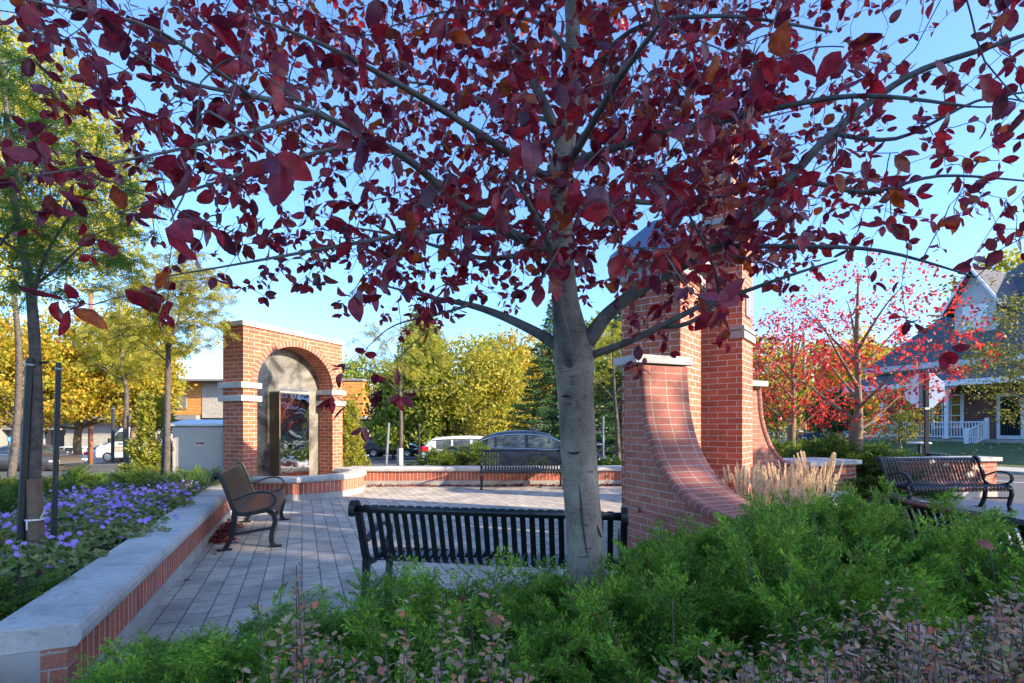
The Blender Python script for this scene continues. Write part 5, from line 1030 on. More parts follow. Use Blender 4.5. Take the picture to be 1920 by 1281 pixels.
spread_dir = (0.925, 0.379); q0 = A0+D2*2.6; q1 = A0+D2*5.9
litter('fallen_leaves', [tuple(A0+D2*3.9+W2*.04), tuple(A0+D2*4.5+W2*.04), tuple(A0+D2*5.2+W2*.05)], 700, 0.11, 0.055, 0.05, 'drift of red fallen leaves under the end-on bench against the planter wall', 71)
spread_dir = (0, -1)
litter('fallen_leaves', [(-3.4, 12.15), (0.5, 12.22), (4.0, 12.35)], 1500, 0.09, 0.03, 0.055, 'ribbon of red and yellow fallen leaves along the sunlit far wall', 72)
spread_dir = (0.3, -0.9)
litter('fallen_leaves', [(-3.7, 3.6), (-3.1, 3.9), (-3.1, 4.6)], 60, 0.22, 0.02, 0.055, 'dark red leaves scattered on the mulch beside the wrapped trunk', 73, z0=0.335)
rng = np.random.default_rng(74); pr = broad_leaves(rng, np.zeros((1, 3)), np.array([[1., 0, 0]]), np.array([[0, 0.1, 1.]]), np.array([.075]), np.array([.045]), np.array([.25]), np.array([.7]))
fl = fastmesh('fallen_leaf', pr[0], pr[1], M['litter'], smooth=True); tag(fl, 'x', 'leaf', 'single fallen leaves on the paving')
for i, (px, py, lab) in enumerate([(396, 1040, 'single dark red leaf lying at the foot of the end-on bench'), (345, 1090, 'dried leaf on the paving close to the planter wall'), (316, 1113, 'dark leaf in the corner of paving and planter wall'), (445, 1010, 'curled leaf on the paving under the end-on bench'), (922, 921, 'bright red leaf on the paving before the farthest bench'), (580, 941, 'red leaf on the paving below the fountain basin')]):
    g = gd(px, py); o = fl if i == 0 else fl.copy()
    if i: COL.objects.link(o)
    o.location = (g[0], g[1], 0.008); o.rotation_euler = (0.15, -0.1, i*1.4); o['label'] = lab; o.scale = (1+.1*(i % 3),)*3
jl = None
for i, (px, py, Z, lab) in enumerate([(910, 1160, 1.9, 'dark red leaf caught in the juniper, bottom centre'), (1115, 1158, 1.85, 'red curled leaf caught in the juniper below the trunk'), (880, 1125, 2.1, 'pinkish leaf caught in the juniper left of the trunk base'), (1480, 1043, 2.9, 'wine red leaf caught in the juniper below the feather grass'), (1605, 1041, 2.8, 'red leaf caught in the juniper at the right'), (1830, 1015, 2.4, 'wine red leaf caught in the juniper near the right-edge bench')]):
    o = fl.copy(); COL.objects.link(o); o.location = at(px, py, Z); o.rotation_euler = (0.9, 0.2, i*1.1); o['label'] = lab; o['group'] = 'plum leaves caught in the junipers'
# mulch chips and lawn leaves
rng = np.random.default_rng(75); n = 2500; C = np.stack([rng.uniform(-3.9, -2.6, n), rng.uniform(2.9, 5.2, n), np.full(n, 0.332)], 1); ok = C[:, 0] < -2.17-0.41*(C[:, 1]-2.5)-0.33; C = C[ok]; A = unit(rng.normal(size=C.shape)*np.array([1, 1, .15])); V, Q = kites(C, A, sides(rng, A), rng.uniform(.01, .035, len(C)), rng.uniform(.004, .01, len(C)))
M['chip'] = leafmat('bark chip', [(0.04, 0.025, 0.018), (0.16, 0.11, 0.08), (0.08, 0.05, 0.035), (0.24, 0.19, 0.15)], (0, 0, 0), 0.0, 0.9, 0.1); tag(fastmesh('bark_chips', V, Q, M['chip']), 'brown bark chips on the bare mulch beside the wall', 'mulch', kind='stuff')
n = 500; ww = rng.uniform(22.6, 31, n); dd = rng.uniform(8, 24, n); C = np.array([[*wd2(a, b), 0] for a, b in zip(ww, dd)]); C[:, 2] = [lawnh(c[0], c[1])+0.02 for c in C]; A = unit(rng.normal(size=C.shape)*np.array([1, 1, .3])); V, Q = kites(C, A, sides(rng, A), rng.uniform(.08, .14, n), rng.uniform(.05, .09, n)); tag(fastmesh('fallen_leaves', V, Q, M['flag']), 'yellow leaves scattered over the lawn before the white porch', 'leaf litter', kind='stuff')
rng = np.random.default_rng(76); n = 260; C = []
while len(C) < n:
    w_, d_ = rng.uniform(-0.9, 6.0), rng.uniform(2.8, 12.5); C.append([*wd2(w_, d_), 0.007])
C = np.array(C); C = C[C[:, 1] < 11.9]; A = unit(rng.normal(size=C.shape)*np.array([1, 1, .12])); k = rng.random(len(C)); V, Q = kites(C, A, sides(rng, A)*np.array([1, 1, .2]), np.where(k < .5, .05, .035), np.where(k < .5, .006, .022)); V[:, 2] = np.maximum(V[:, 2], .004); tag(fastmesh('plaza_debris', V, Q, M['litter']), 'bits of twig and red leaf scattered thinly over the paving', 'leaf litter', kind='stuff')
# arborvitae
def arbor(name_label, x, y, z, H, r, seed, pts=1500):
    rng = np.random.default_rng(seed); root = empty('arborvitae', (x, y, z), 0, name_label, 'conifer', 'golden arborvitae shrubs by the arch'); mb = MB(); mb.tube([(0, 0, -.1), (0, 0, H*.9)], [0.05, 0.01], 6); mb.build('trunk', M['bark_dark'], root, fix=False)
    temps = [frond_template(rng, L=0.20, n1=7, n2=3) for _ in range(5)]; Cs, As = [], []
    for i in range(pts//6):
        t = rng.random()**1.25; a = rng.uniform(0, 6.283); rr = r*(1-t)**0.7*(0.78+0.3*rng.random()+0.12*math.sin(3*a+9*t)); q = np.array([math.cos(a)*rr*.8, math.sin(a)*rr*.8, 0.05+t*H*.92]); ax = unit(np.array([math.cos(a)*.6, math.sin(a)*.6, .9])+rng.normal(size=3)*.25)
        y_ = unit(np.cross(ax, np.array([math.cos(a), math.sin(a), 0.1])+rng.normal(size=3)*.5)); z_ = np.cross(ax, y_); Rm = np.stack([ax, y_, z_], 1); c, aa = temps[rng.integers(5)]; Cs.append(q+c@Rm.T*rng.uniform(.8, 1.3)); As.append(aa@Rm.T)
    C = np.concatenate(Cs); A = unit(np.concatenate(As)); n = len(C); V, Q = kites(C, A, sides(rng, A), rng.uniform(.05, .09, n), rng.uniform(.02, .032, n)); fastmesh('crown', V, Q, M['arbor'], root); return root
arbor('golden arborvitae left of the arch, in front of the store and behind the slender locust', *xy(289, 10.8), -0.1, 2.15, 0.52, 81, 2600)
arbor('golden arborvitae just right of the arch', *xy(652, 13.2), 0.1, 1.9, 0.42, 82, 2200)
# bushes in front of the cars behind the far wall
yb = juniper_proto('yew_bush', 84, 0.5, 0.6, 'juniper_y', nb=50, nf=7, tl=0.05, tw_=0.014, fl=0.22)
yb['label'] = 'x'
for i, (px, s, lab) in enumerate([(825, .8, 'feathery yew bush left of its twin in front of the dark sedan'), (888, .95, 'feathery yew bush beside the farthest bench, in front of the dark sedan')]):
    place(yb, i > 0, (*xy(px, 13.3), .3), i*2.2, s, lab, 'yew bushes on the far wall bed')
place(jp2, 1, (*xy(700, 15.2), -0.1), 0, .55, 'small dark shrub left of the thin young locust', G2); place(jp2, 1, (*xy(775, 15.2), -0.1), 2, .65, 'small dark shrub right of the thin young locust', G2)
place(jp2, 1, (*xy(1150, 13.4), 0.3), 1, .5, 'shrub in the gap right of the plum trunk on the far wall bed', G2)
place(jp2, 1, (*xy(1010, 13.3), 0.3), 1, .5, 'shrub showing through the backrest of the farthest bench', G2)
# ================================================================ BACKGROUND TREES
def bt(px, Z, name, seed, H, zb, r, tr, kind, leaf, bark, nc, per, sig, L, W, label, **kw):
    x, y = xy(px, Z); t = make_tree(name, seed, H, zb, r, tr, kind, leaf, bark, nc, per, sig, L, W, label, **kw); t.location = (x, y, lot(x, y)); return t
MG = 'golden maples of the car park'
bt(20, 17, 'locust_tree', 90, 15.0, 5.5, 4.2, 0.12, 'round', 'locust_y', 'bark_dark', 620, 60, 0.28, 0.15, 0.08, 'tall yellow-green tree filling the upper left, beyond the nearest locust', nl=40, lump=0.8)
mp = []
for i, (px, Z, H, r, sd, lab) in enumerate([(52, 26, 6.9, 3.3, 91, 'golden maple at the left edge behind the stakes'), (150, 30, 8.7, 3.8, 92, 'golden maple behind the two tall stakes'), (256, 29, 8.3, 3.2, 93, 'golden maple standing before the store front, between lamp pole and arborvitae')]):
    bt(px, Z, 'maple_tree', sd, H, 2.5, r, 0.24, 'round', 'maple_y', 'bark_tan', 280, 64, 0.29, 0.18, 0.13, lab, group=MG, nl=30, lump=1.1)
bt(-60, 34, 'maple_tree', 94, 10.5, 3, 4.6, 0.24, 'round', 'maple_y', 'bark_tan', 240, 36, 0.4, 0.28, 0.2, 'golden maple cut by the left frame edge', group=MG)
bt(792, 34, 'pear_tree', 95, 9.8, 1.2, 3.5, 0.22, 'cone', 'ygreen', 'bark_tan', 480, 44, 0.30, 0.30, 0.2, 'tall pyramid-shaped lime green tree left of the plum trunk', lump=0.4)
bt(737, 36, 'plum_tree', 96, 5.6, 1.0, 1.9, 0.12, 'round', 'burgundy', 'bark_dark', 110, 34, 0.25, 0.24, 0.15, 'burgundy tree behind the black car')
bt(880, 33, 'locust_tree', 97, 7.6, 1.6, 3.5, 0.2, 'round', 'locust_y', 'bark_dark', 200, 44, 0.4, 0.26, 0.13, 'golden locust tree between the lime pyramid tree and the plum trunk', lump=0.8)
bt(965, 37, 'locust_tree', 98, 9.4, 1.6, 3.9, 0.2, 'round', 'maple_y', 'bark_dark', 220, 44, 0.42, 0.26, 0.15, 'yellow tree directly behind the roof of the dark sedan', lump=0.8)
bt(690, 50, 'ash_tree', 99, 9.5, 2, 4.5, 0.2, 'round', 'ygreen', 'bark_dark', 150, 40, 0.5, 0.34, 0.22, 'distant lime green tree over the end of the orange panelled store')
bt(935, 52, 'ash_tree', 100, 12.0, 2, 4.6, 0.2, 'round', 'ygreen', 'bark_dark', 240, 40, 0.55, 0.38, 0.24, 'distant tall lime green tree behind the golden locust')
bt(1135, 46, 'ash_tree', 101, 12.0, 2, 5.0, 0.2, 'round', 'ygreen', 'bark_dark', 220, 40, 0.5, 0.38, 0.24, 'distant lime green tree in the gap left of the tower')
# spruces: drooping layered branches
def spruce(px, Z, H, r, seed, label):
    rng = np.random.default_rng(seed); x, y = xy(px, Z); root = empty('spruce_tree', (x, y, lot(x, y)), 0, label, 'conifer', 'dark spruces behind the car park'); mb = MB(); mb.tube([(0, 0, -.2), (0, 0, H)], [0.2, 0.02], 8); Cs, As = [], []
    for i in range(int(H*22)):
        t = (i+rng.random())/(H*22); z = H*(0.06+0.93*t); a = i*2.4+rng.normal()*.3; l = r*(1-t)**0.85*rng.uniform(.75, 1.15)+0.12; d = np.array([math.cos(a), math.sin(a), 0])
        p = [np.array([0, 0, z])+d*l*u+np.array([0, 0, -0.35*l*u+0.22*l*u*u]) for u in (0, .35, .7, 1.0)]; mb.tube([tuple(q) for q in p], [0.03*(1-t)+.008, .02*(1-t)+.006, .01, .004], 4, cap=False)
        m = int(l*85); u = rng.random(m)**0.7; sd = np.array([-d[1], d[0], 0]); c = np.array([np.array([0, 0, z])+d*l*w+np.array([0, 0, -0.35*l*w+0.22*l*w*w]) for w in u]); off = rng.normal(size=m)*0.16*l*(1.15-u); Cs.append(c+sd*off[:, None]+np.array([0, 0, 1])*(-abs(off)*0.3-rng.random(m)*0.10)[:, None]); As.append(unit(d*0.6+sd*np.sign(off)[:, None]*0.6+np.array([0, 0, -0.45])+rng.normal(size=(m, 3))*0.3))
    C, A = np.concatenate(Cs), np.concatenate(As); n = len(C); V, Q = kites(C, A, sides(rng, A), rng.uniform(.12, .24, n), rng.uniform(.04, .07, n)); mb.build('trunk', M['bark_dark'], root, smooth=True, fix=False); fastmesh('crown', V, Q, M['spruce'], root); return root
spruce(1040, 26, 8.6, 2.7, 102, 'dark spruce mostly hidden by the plum trunk, its boughs showing left of it'); spruce(1168, 25, 8.0, 2.4, 103, 'dark spruce between the plum trunk and the tower')
YG = 'golden trees behind the parked cars on the right'
for i, (px, Z, H, r, lf, lab) in enumerate([(1425, 46, 9.4, 4.4, 'maple_y', 'golden tree just right of the tower, beyond the thinner plum'), (1500, 58, 9.5, 5.2, 'maple_y', 'golden tree behind the utility pole'), (1592, 50, 10.8, 5.0, 'maple_y', 'golden tree behind the forked plum'), (1668, 56, 10.5, 5.5, 'maple_y', 'golden tree at the left end of the white porch house')]):
    t = bt(px, Z, 'maple_tree', 110+i, H, 0.8, r, 0.2, 'round', lf, 'bark_dark', 190, 40, 0.5, 0.36, 0.26, lab, group=YG)
bt(1455, 40, 'ash_tree', 115, 6.2, 0.4, 2.6, 0.15, 'round', 'ygreen', 'bark_dark', 120, 34, 0.35, 0.26, 0.18, 'lime green bushy tree by the small street sign')
t = bt(1566, 26, 'linden_tree', 116, 3.35, 0.85, 1.3, 0.06, 'round', 'dgreen', 'bark_dark', 120, 34, 0.16, 0.15, 0.11, 'small round dark green tree in front of the blue car'); t.location.z = 0
t = bt(1690, 20, 'crabapple_tree', 117, 2.95, 0.7, 1.1, 0.05, 'round', 'olive', 'bark_dark', 80, 26, 0.16, 0.10, 0.07, 'small olive tree left of the stop sign pole'); t.location.z = .05
t = bt(1985, 14.5, 'serviceberry_tree', 118, 6.0, 1.3, 2.45, 0.1, 'round', 'olive', 'bark_dark', 230, 40, 0.2, 0.085, 0.05, 'olive green tree at the right frame edge in front of the porch house', nl=40, lump=0.8); t.location.z = 0
bt(1900, 52, 'maple_tree', 119, 19.5, 3, 6.5, 0.3, 'round', 'locust_y', 'bark_dark', 260, 44, 0.6, 0.42, 0.3, 'tall pale yellow tree rising behind the porch house roof')
# unseen trees added outside the frame on the right to shade the near plaza
for i, (x, y, H, r, sd) in enumerate([(25.5, -14.0, 16, 4.6, 120), (25.5, -9.5, 17, 4.6, 121), (26.5, -6.3, 15.5, 4.2, 122), (30.0, -10.5, 19, 4.6, 124)]):
    t = make_tree('maple_tree', sd, H, 1.2, r, 0.25, 'round', 'dgreen', 'bark_dark', 300, 46, 0.45, 0.30, 0.24, ['nearest big green unseen shade tree, outside the right edge','tall green unseen shade tree outside the right edge, over the sidewalk','tallest green unseen shade tree outside the right edge','smallest green unseen shade tree outside the right edge, by the road'][i], nl=20, group='unseen trees added for their shade'); t.location = (x, y, 0)

t = make_tree('maple_tree', 127, 4.6, 1.0, 1.9, 0.12, 'round', 'dgreen', 'bark_dark', 160, 40, 0.26, 0.18, 0.14, 'small dense unseen tree outside the right edge, added to shade the sidewalk bench', nl=16); t.location = (13.2, 6.4, 0)  # added out of view to keep sun off the sidewalk bench
# ================================================================ CARS
def make_car(paint, kind, label):
    """x forward, y lateral, z up, origin on the ground at the centre"""
    spec = dict(
        sedan=dict(L=4.85, W=0.91, st=[(-2.42, .55, .60, .70), (-2.38, .92, .95, .80), (-1.95, 1.00, 1.02, .86), (-1.62, 1.00, 1.06, .88), (-1.05, .98, 1.36, .90), (-.45, .97, 1.46, .91), (.20, .95, 1.46, .91), (.75, .93, 1.33, .91), (1.35, .93, .98, .90), (1.9, .86, .90, .88), (2.25, .74, .78, .82), (2.42, .50, .56, .70)], g=(3, 8), wx=(-1.42, 1.45), wr=.33),
        suv=dict(L=4.6, W=0.92, st=[(-2.30, .60, .70, .78), (-2.27, 1.02, 1.08, .86), (-2.18, 1.08, 1.25, .88), (-2.0, 1.08, 1.58, .89), (-1.3, 1.06, 1.70, .91), (-.4, 1.05, 1.72, .92), (.3, 1.04, 1.66, .92), (.75, 1.03, 1.48, .92), (1.3, 1.04, 1.10, .91), (1.9, .98, 1.02, .88), (2.2, .84, .88, .82), (2.3, .55, .62, .72)], g=(2, 8), wx=(-1.38, 1.42), wr=.36),
        hatch=dict(L=4.35, W=0.90, st=[(-2.17, .55, .65, .74), (-2.14, .95, 1.0, .84), (-2.02, 1.02, 1.14, .87), (-1.78, 1.02, 1.38, .88), (-1.2, 1.00, 1.46, .90), (-.4, .98, 1.49, .90), (.25, .95, 1.46, .90), (.75, .92, 1.30, .90), (1.35, .92, .97, .89), (1.8, .84, .88, .86), (2.08, .72, .76, .80), (2.17, .5, .56, .70)], g=(2, 8), wx=(-1.3, 1.33), wr=.32))[kind]
    st = spec['st']; root = empty('parked_car', (0, 0, 0), 0, label, 'car', 'cars parked around the plaza')
    fine = [tuple(q) for q in smoothpath(st, 3)]
    def sec(x):
        xs_ = [f[0] for f in fine]; return [float(np.interp(x, xs_, [f[k] for f in fine])) for k in (1, 2, 3)]
    def ring(x, zb, zr, w):
        gz = max(0.0, min(1.0, (zr-zb)/0.42)); wr = w*(1-0.26*gz)-0.04
        e = min(1, (2.45-abs(x))/0.35) if abs(x) < 2.45 else 0
        return [(w*.80, .20), (w*.96, .27), (w, .52), (w*.995, .72 if zb > .8 else zb*.85), (w*.965, zb-.02), (w*.94, zb+0.005), (wr+.03, zb+(zr-zb)*.80), (wr-.07, zr-.015), (wr*.5, zr+.012), (0, zr+.02)]
    b = MB(); vs = []; m = 19
    for (x, zb, zr, w) in fine:
        r = ring(x, zb, zr, w); full = [(y, z) for y, z in r]+[(-y, z) for y, z in r[-2::-1]]; vs += [(x, y, z) for y, z in full]
    n = len(fine); fs = [(i*m+k, (i+1)*m+k, (i+1)*m+k+1, i*m+k+1) for i in range(n-1) for k in range(m-1)]+[(i*m+m-1, (i+1)*m+m-1, (i+1)*m, i*m) for i in range(n-1)]+[tuple(range(m)), tuple((n-1)*m+k for k in range(m-1, -1, -1))]
    b.add(vs, fs); b.build('body', M[paint], root, smooth=True)
    gi, gj = spec['g']; x0, x1 = st[gi][0], st[gj][0]
    def sp(x, v, s, off=0.006):                                    # point on the side glass plane
        zb, zr, w = sec(x); r = ring(x, zb, zr, w); (ya, za), (yb, zb_) = r[5], r[6]; y = ya+(yb-ya)*v; z = za+(zb_-za)*v; return (x, s*(y+off), z)
    mid = 0.5*(x0+x1)-.05
    cuts = [(x0+.42 if kind != 'sedan' else x0+.50, mid-.62 if kind != 'sedan' else mid-.75), (mid-.55 if kind != 'sedan' else mid-.68, mid+.12), (mid+.22, x1-.22)]
    for s in (-1, 1):
        for (a, c) in cuts:
            w_ = MB(); k = 7; up, lo = [], []
            for i in range(k+1):
                x = a+(c-a)*i/k; zb, zr, w = sec(x); hh = zr-zb
                if hh < .10: continue
                lo.append(sp(x, .07, s)); up.append(sp(x, .93, s))
            q = len(lo)
            if q < 2: continue
            w_.add(lo+up, [(i, i+1, q+i+1, q+i) if s < 0 else (i+1, i, q+i, q+i+1) for i in range(q-1)]); w_.build('window', M['carglass'], root, fix=False, smooth=True)
        tr = MB(); line = []
        xs_ = np.linspace(x0+.25, x1-.12, 22)
        tr.tube([sp(x, 1.0, s, .012) for x in xs_], .02, 5); tr.tube([sp(x, 0.0, s, .012) for x in xs_], .018, 5); tr.build('window_trim', M['chrome'] if kind == 'sedan' else M['black'], root, smooth=True)
    def across(a, c, nm):
        w_ = MB(); vs = []; k = 6; ky = 8
        for i in range(k+1):
            x = a+(c-a)*i/k; zb, zr, w = sec(x); r = ring(x, zb, zr, w); ym = r[7][0]-.03; 
            for j in range(ky+1):
                y = ym*(2*j/ky-1); z = np.interp(abs(y), [0, r[8][0], r[7][0]], [r[9][1], r[8][1], r[7][1]])+.008; vs.append((x, y, float(z)))
        w_.add(vs, [(i*(ky+1)+j, (i+1)*(ky+1)+j, (i+1)*(ky+1)+j+1, i*(ky+1)+j+1) for i in range(k) for j in range(ky)]); w_.build(nm, M['carglass'], root, smooth=True)
    across(st[gj][0]-.08, st[gj-1][0]+.02 if kind != 'suv' else st[gj-1][0]+.04, 'windscreen'); across(st[gi][0]+.06, st[gi+1][0]-.02, 'rear_window')
    for s in (-1, 1):
        for wx in spec['wx']:
            R = spec['wr']; t = MB(); Mw = Matrix.Translation((wx, s*(spec['W']-.10), R)) @ Matrix.Rotation(R_(90)*-s, 4, 'X')
            t.lathe([(R*.62, -.02), (R*.66, .10), (R*.93, .115), (R, .09), (R, -.09), (R*.9, -.11)], 24, Mw); w0 = t.build('wheel', M['rubber'], root, smooth=False)
            t = MB(); t.lathe([(R*.64, .06), (R*.62, .108), (R*.16, .10), (.02, .112)], 20, Mw)
            t.build('rim', M['alloy'], w0)
            t = MB()
            for q in range(5):
                a = q*1.2566; Ms = Mw @ Matrix.Rotation(a+.63, 4, 'Z'); t.box(R*.22, R*.55, -.035, .035, .09, .112, Ms)
            t.build('rim_gap', M['rubber'], w0)
            t = MB(); t.lathe([(R+.06, -.0), (R+.06, .085), (R+.005, .085), (R+.005, 0)], 24, Matrix.Translation((wx, s*(spec['W']-.09), R)) @ Matrix.Rotation(R_(90)*-s, 4, 'X')); t.build('wheel_arch', M['black'], root)
        zb, zr, w = sec(x1-.35); t = MB(); t.tube([(x1-.38, s*(w-.02), zb+.05), (x1-.38, s*(w+.13), zb+.06)], [.03, .05], 8); t.cbox((x1-.40, s*(w+.12), zb+.08), (.12, .16, .12)); t.build('mirror', M[paint], root, bevel=.02)
        xr = -spec['L']/2; zb, zr, w = sec(xr+.1); t = MB(); zt = .80 if kind == 'sedan' else .95
        t.box(xr+.02, xr+.30, w-.26 if s > 0 else -(w+.012), w+.012 if s > 0 else -(w-.26), zt-.07, zt+(.06 if kind != 'hatch' else .16)); t.build('tail_light', M['redlens'], root, bevel=.03)
        xf = spec['L']/2; zb, zr, w = sec(xf-.35); t = MB(); t.box(xf-.42, xf-.07, w-.30 if s > 0 else -(w+.0), w+.0 if s > 0 else -(w-.30), .60, .72); t.build('headlight', M['clearlens'], root, bevel=.03)
        t = MB()
        for hx in (mid-.45, mid+.45): t.cbox((hx, s*(spec['W']+.008), .84), (.20, .03, .03))
        t.build('door_handles', M['chrome'] if kind == 'sedan' else M[paint], root, bevel=.008)
    t = MB(); t.box(spec['L']/2-.03, spec['L']/2+.012, -.42, .42, .34, .50); t.build('grille', M['black'], root, bevel=.01)
    t = MB(); t.box(-spec['L']/2-.012, -spec['L']/2+.05, -.26, .26, .62, .75); t.build('number_plate', M['white'], root)
    if kind == 'suv':
        for s in (-1, 1): t = MB(); t.tube([(-1.8, s*.64, 1.66), (-1.2, s*.65, 1.76), (.1, s*.65, 1.76), (.5, s*.64, 1.66)], .02, 6); t.build('roof_rail', M['metal'], root)
    return root
def put_car(c, px, Z, rz, dz=0.0, base=None):
    x, y = xy(px, Z); c.location = (x, y, (lot(x, y) if base is None else base)+dz); c.rotation_euler = (0, 0, R_(rz))
put_car(make_car('car_black', 'sedan', 'dark sedan with chrome window trim right behind the farthest bench'), 985, 15.4, 2)
put_car(make_car('car_white', 'hatch', 'white hatchback seen beyond the dark sedan, red tail light showing'), 893, 21.0, 6, -0.12)
put_car(make_car('car_black', 'suv', 'black station wagon with roof rails parked right of the arch'), 737, 43, -3)
put_car(make_car('car_bronze', 'sedan', 'dark bronze car at the left edge behind the stakes, headlight toward the store'), 58, 26.0, -8, -0.12)
put_car(make_car('car_white', 'hatch', 'white hatchback behind the golden maple trunks on the left'), 132, 37.5, 176, -.2)
put_car(make_car('car_charcoal', 'sedan', 'charcoal car nosing out between the white hatchback and the white van'), 200, 41, 176, -.1)
put_car(make_car('car_blue', 'suv', 'blue-grey crossover behind the little round green tree'), 1548, 39.5, 180, 0, -.09)
put_car(make_car('car_silver', 'sedan', 'pale silver car left of the blue crossover by the street sign'), 1465, 43, 172, 0, -.09)
# van with a lettered side
def text(s, size, m, parent, loc, rot, name='lettering', ext=0.004):
    cu = bpy.data.curves.new(name, 'FONT'); cu.body = s; cu.size = size; cu.extrude = ext; cu.align_x = 'CENTER'; cu.align_y = 'CENTER'
    tmp = bpy.data.objects.new(name, cu); COL.objects.link(tmp); bpy.context.view_layer.update(); me = bpy.data.meshes.new_from_object(tmp.evaluated_get(bpy.context.evaluated_depsgraph_get())); bpy.data.objects.remove(tmp)
    me.name = name; o = link(name, me, m, parent); o.location = loc; o.rotation_euler = rot; return o
van = empty('cargo_van', (0, 0, 0), 0, 'white cargo van with lettered door partly hidden by the arborvitae', 'van')
prof = [(-2.6, .35), (-2.62, 2.1), (-2.5, 2.45), (.55, 2.45), (.95, 2.35), (1.75, 1.42), (2.35, 1.20), (2.6, .95), (2.62, .40), (2.5, .30), (-2.5, .30)]
Mv = Matrix(((1, 0, 0, 0), (0, 0, 1, 0), (0, 1, 0, 0), (0, 0, 0, 1))); b = MB(); b.prism(prof, -.95, .95, Mv); b.build('body', M['car_white'], van, bevel=.09, seg=3)
for s in (-1, 1):
    b = MB(); b.prism([(.62, 1.45), (1.60, 1.45), (1.02, 2.12), (.62, 2.16)], s*.957-.003, s*.957+.003, Mv); b.build('door_window', M['carglass'], van)
    for wx in (-1.6, 1.75):
        t = MB(); Mw = Matrix.Translation((wx, s*.86, .36)) @ Matrix.Rotation(R_(90)*-s, 4, 'X'); t.lathe([(.22, -.02), (.24, .10), (.34, .11), (.36, .08), (.36, -.08), (.3, -.1)], 20, Mw); w0 = t.build('wheel', M['rubber'], van); t = MB(); t.lathe([(.23, .07), (.22, .10), (.02, .105)], 16, Mw); t.build('rim', M['alloy'], w0)
    t = MB(); t.cbox((1.55, s*1.06, 1.52), (.14, .2, .3)); t.build('mirror', M['black'], van, bevel=.03)
b = MB(); b.add([(1.00, -.86, 2.345), (1.74, -.88, 1.46), (1.74, .88, 1.46), (1.00, .86, 2.345)], [(0, 1, 2, 3)]); o = b.build('windscreen', M['carglass'], van); o.location = (.012, 0, .014)
for s in (-1, 1): b = MB(); b.box(2.40, 2.58, s*.72-.14, s*.72+.14, .88, 1.06); b.build('headlight', M['clearlens'], van, bevel=.02)
text('SERVICES TECH', .17, M['black'], van, (.45, -.962, 1.28), (R_(90), 0, 0)); b = MB(); b.box(.55, 1.45, -.966, -.955, .75, 1.08); b.build('door_emblem', M['tanbrick'], van); text('LAND', .22, M['white'], van, (1.0, -.97, .90), (R_(90), 0, 0))
put_car(van, 268, 36.5, 180+3, 0.10); van.rotation_euler.z = R_(3); 
van.scale = (-1, 1, 1)
for o in van.children:
    if o.name.startswith('lettering'): o.scale = (-1, 1, 1)
# ================================================================ STORE (left) and CABINET
store = empty('store_building', (0, 0, 0), 0, 'long flat roofed store with orange wood panels, grey block walls and glass fronts', 'store')
SZ = 48.0
def sx(px): return (px-960)/F*SZ
def sz(py): return EYE+(800-py)/F*SZ
gb = lot(sx(200), SZ)-0.3
def sbox(name, m, px0, px1, py0, py1, d0=0.0, d1=0.5, bev=0):
    b = MB(); b.box(sx(px0), sx(px1), SZ-d1, SZ-d0, sz(py1), sz(py0)); return b.build(name, M[m], store, bevel=bev)
b = MB(); b.box(sx(-260), sx(690), SZ, SZ+14, gb-.5, sz(724)); b.build('wall', M['smoothblock'], store)
sbox('wood_panel', 'wood', 60, 390, 718, 778, 0.002, .9); sbox('wood_panel', 'wood', 560, 693, 720, 781, .002, 2.2); sbox('parapet_cap', 'fascia', 55, 694, 714.5, 717.9, -.2, 2.3)
sbox('stone_panel', 'block', 390.3, 440, 719, 784, .002, .95); sbox('louvre', 'metal', 328, 362, 744, 768, .901, 1.0)
for i in range(7): sbox('louvre_slat', 'fascia', 328, 362, 746+3.2*i, 747.2+3.2*i, 1.001, 1.05)
sbox('fascia', 'fascia', 60, 386, 779, 787, .003, 1.5); sbox('canopy', 'fascia', 600, 703, 781.3, 787, .003, 3.2, .02)
sbox('fascia', 'fascia', -260, 128, 799, 806, .003, 1.0); sbox('block_wall', 'smoothblock', 128, 227, 797, 816, .003, .3); sbox('rough_block_base', 'block', 128, 227, 816.3, 850, .003, .42); sbox('brick_frieze', 'tanbrick', 172, 228, 786.5, 796.7, .004, .5)
sbox('shop_glass', 'glass', 228.5, 330, 788, 850, .002, .1); sbox('shop_glass', 'glass', 640, 685, 789, 850, .002, .1)
for p_ in (228, 262, 296, 330): sbox('mullion', 'fascia', p_, p_+1.6, 788, 850, .101, .2)
sbox('transom', 'fascia', 229, 330, 803, 804.5, .201, .28)
sbox('poster', 'tanbrick', 238, 258, 805.5, 818, .102, .13)
M['paleglass'] = mat('pale shop window', (0.32, 0.36, 0.30), 0.15, var=0.25, scale=.8, coat=.5)
for a, c in ((-60, -8), (-4, 12), (23, 44), (50, 66), (86, 126)): sbox('shop_window', 'paleglass' if a < 60 else 'glass', a, c, 807, 850, .003, .1); sbox('window_frame', 'white', a-1.2, a, 806.2, 850, .002, .16); sbox('window_frame', 'white', c, c+1.2, 806.2, 850, .002, .16)
sbox('column', 'fascia', 13, 22.5, 799, 850, .004, 1.25)
sbox('column', 'fascia', 68, 76, 799, 850, .004, 1.25)
def sign(px0, px1, py0, py1, m, label, z=1.55):
    r = empty('store_sign', (sx((px0+px1)/2), SZ-z, sz((py0+py1)/2)), 0, label, 'sign'); w, h = (sx(px1)-sx(px0))/2, (sz(py0)-sz(py1))/2; b = MB(); b.box(-w, w, -.06, .06, -h, h); b.build('panel', M[m], r, bevel=.02); return r, w, h
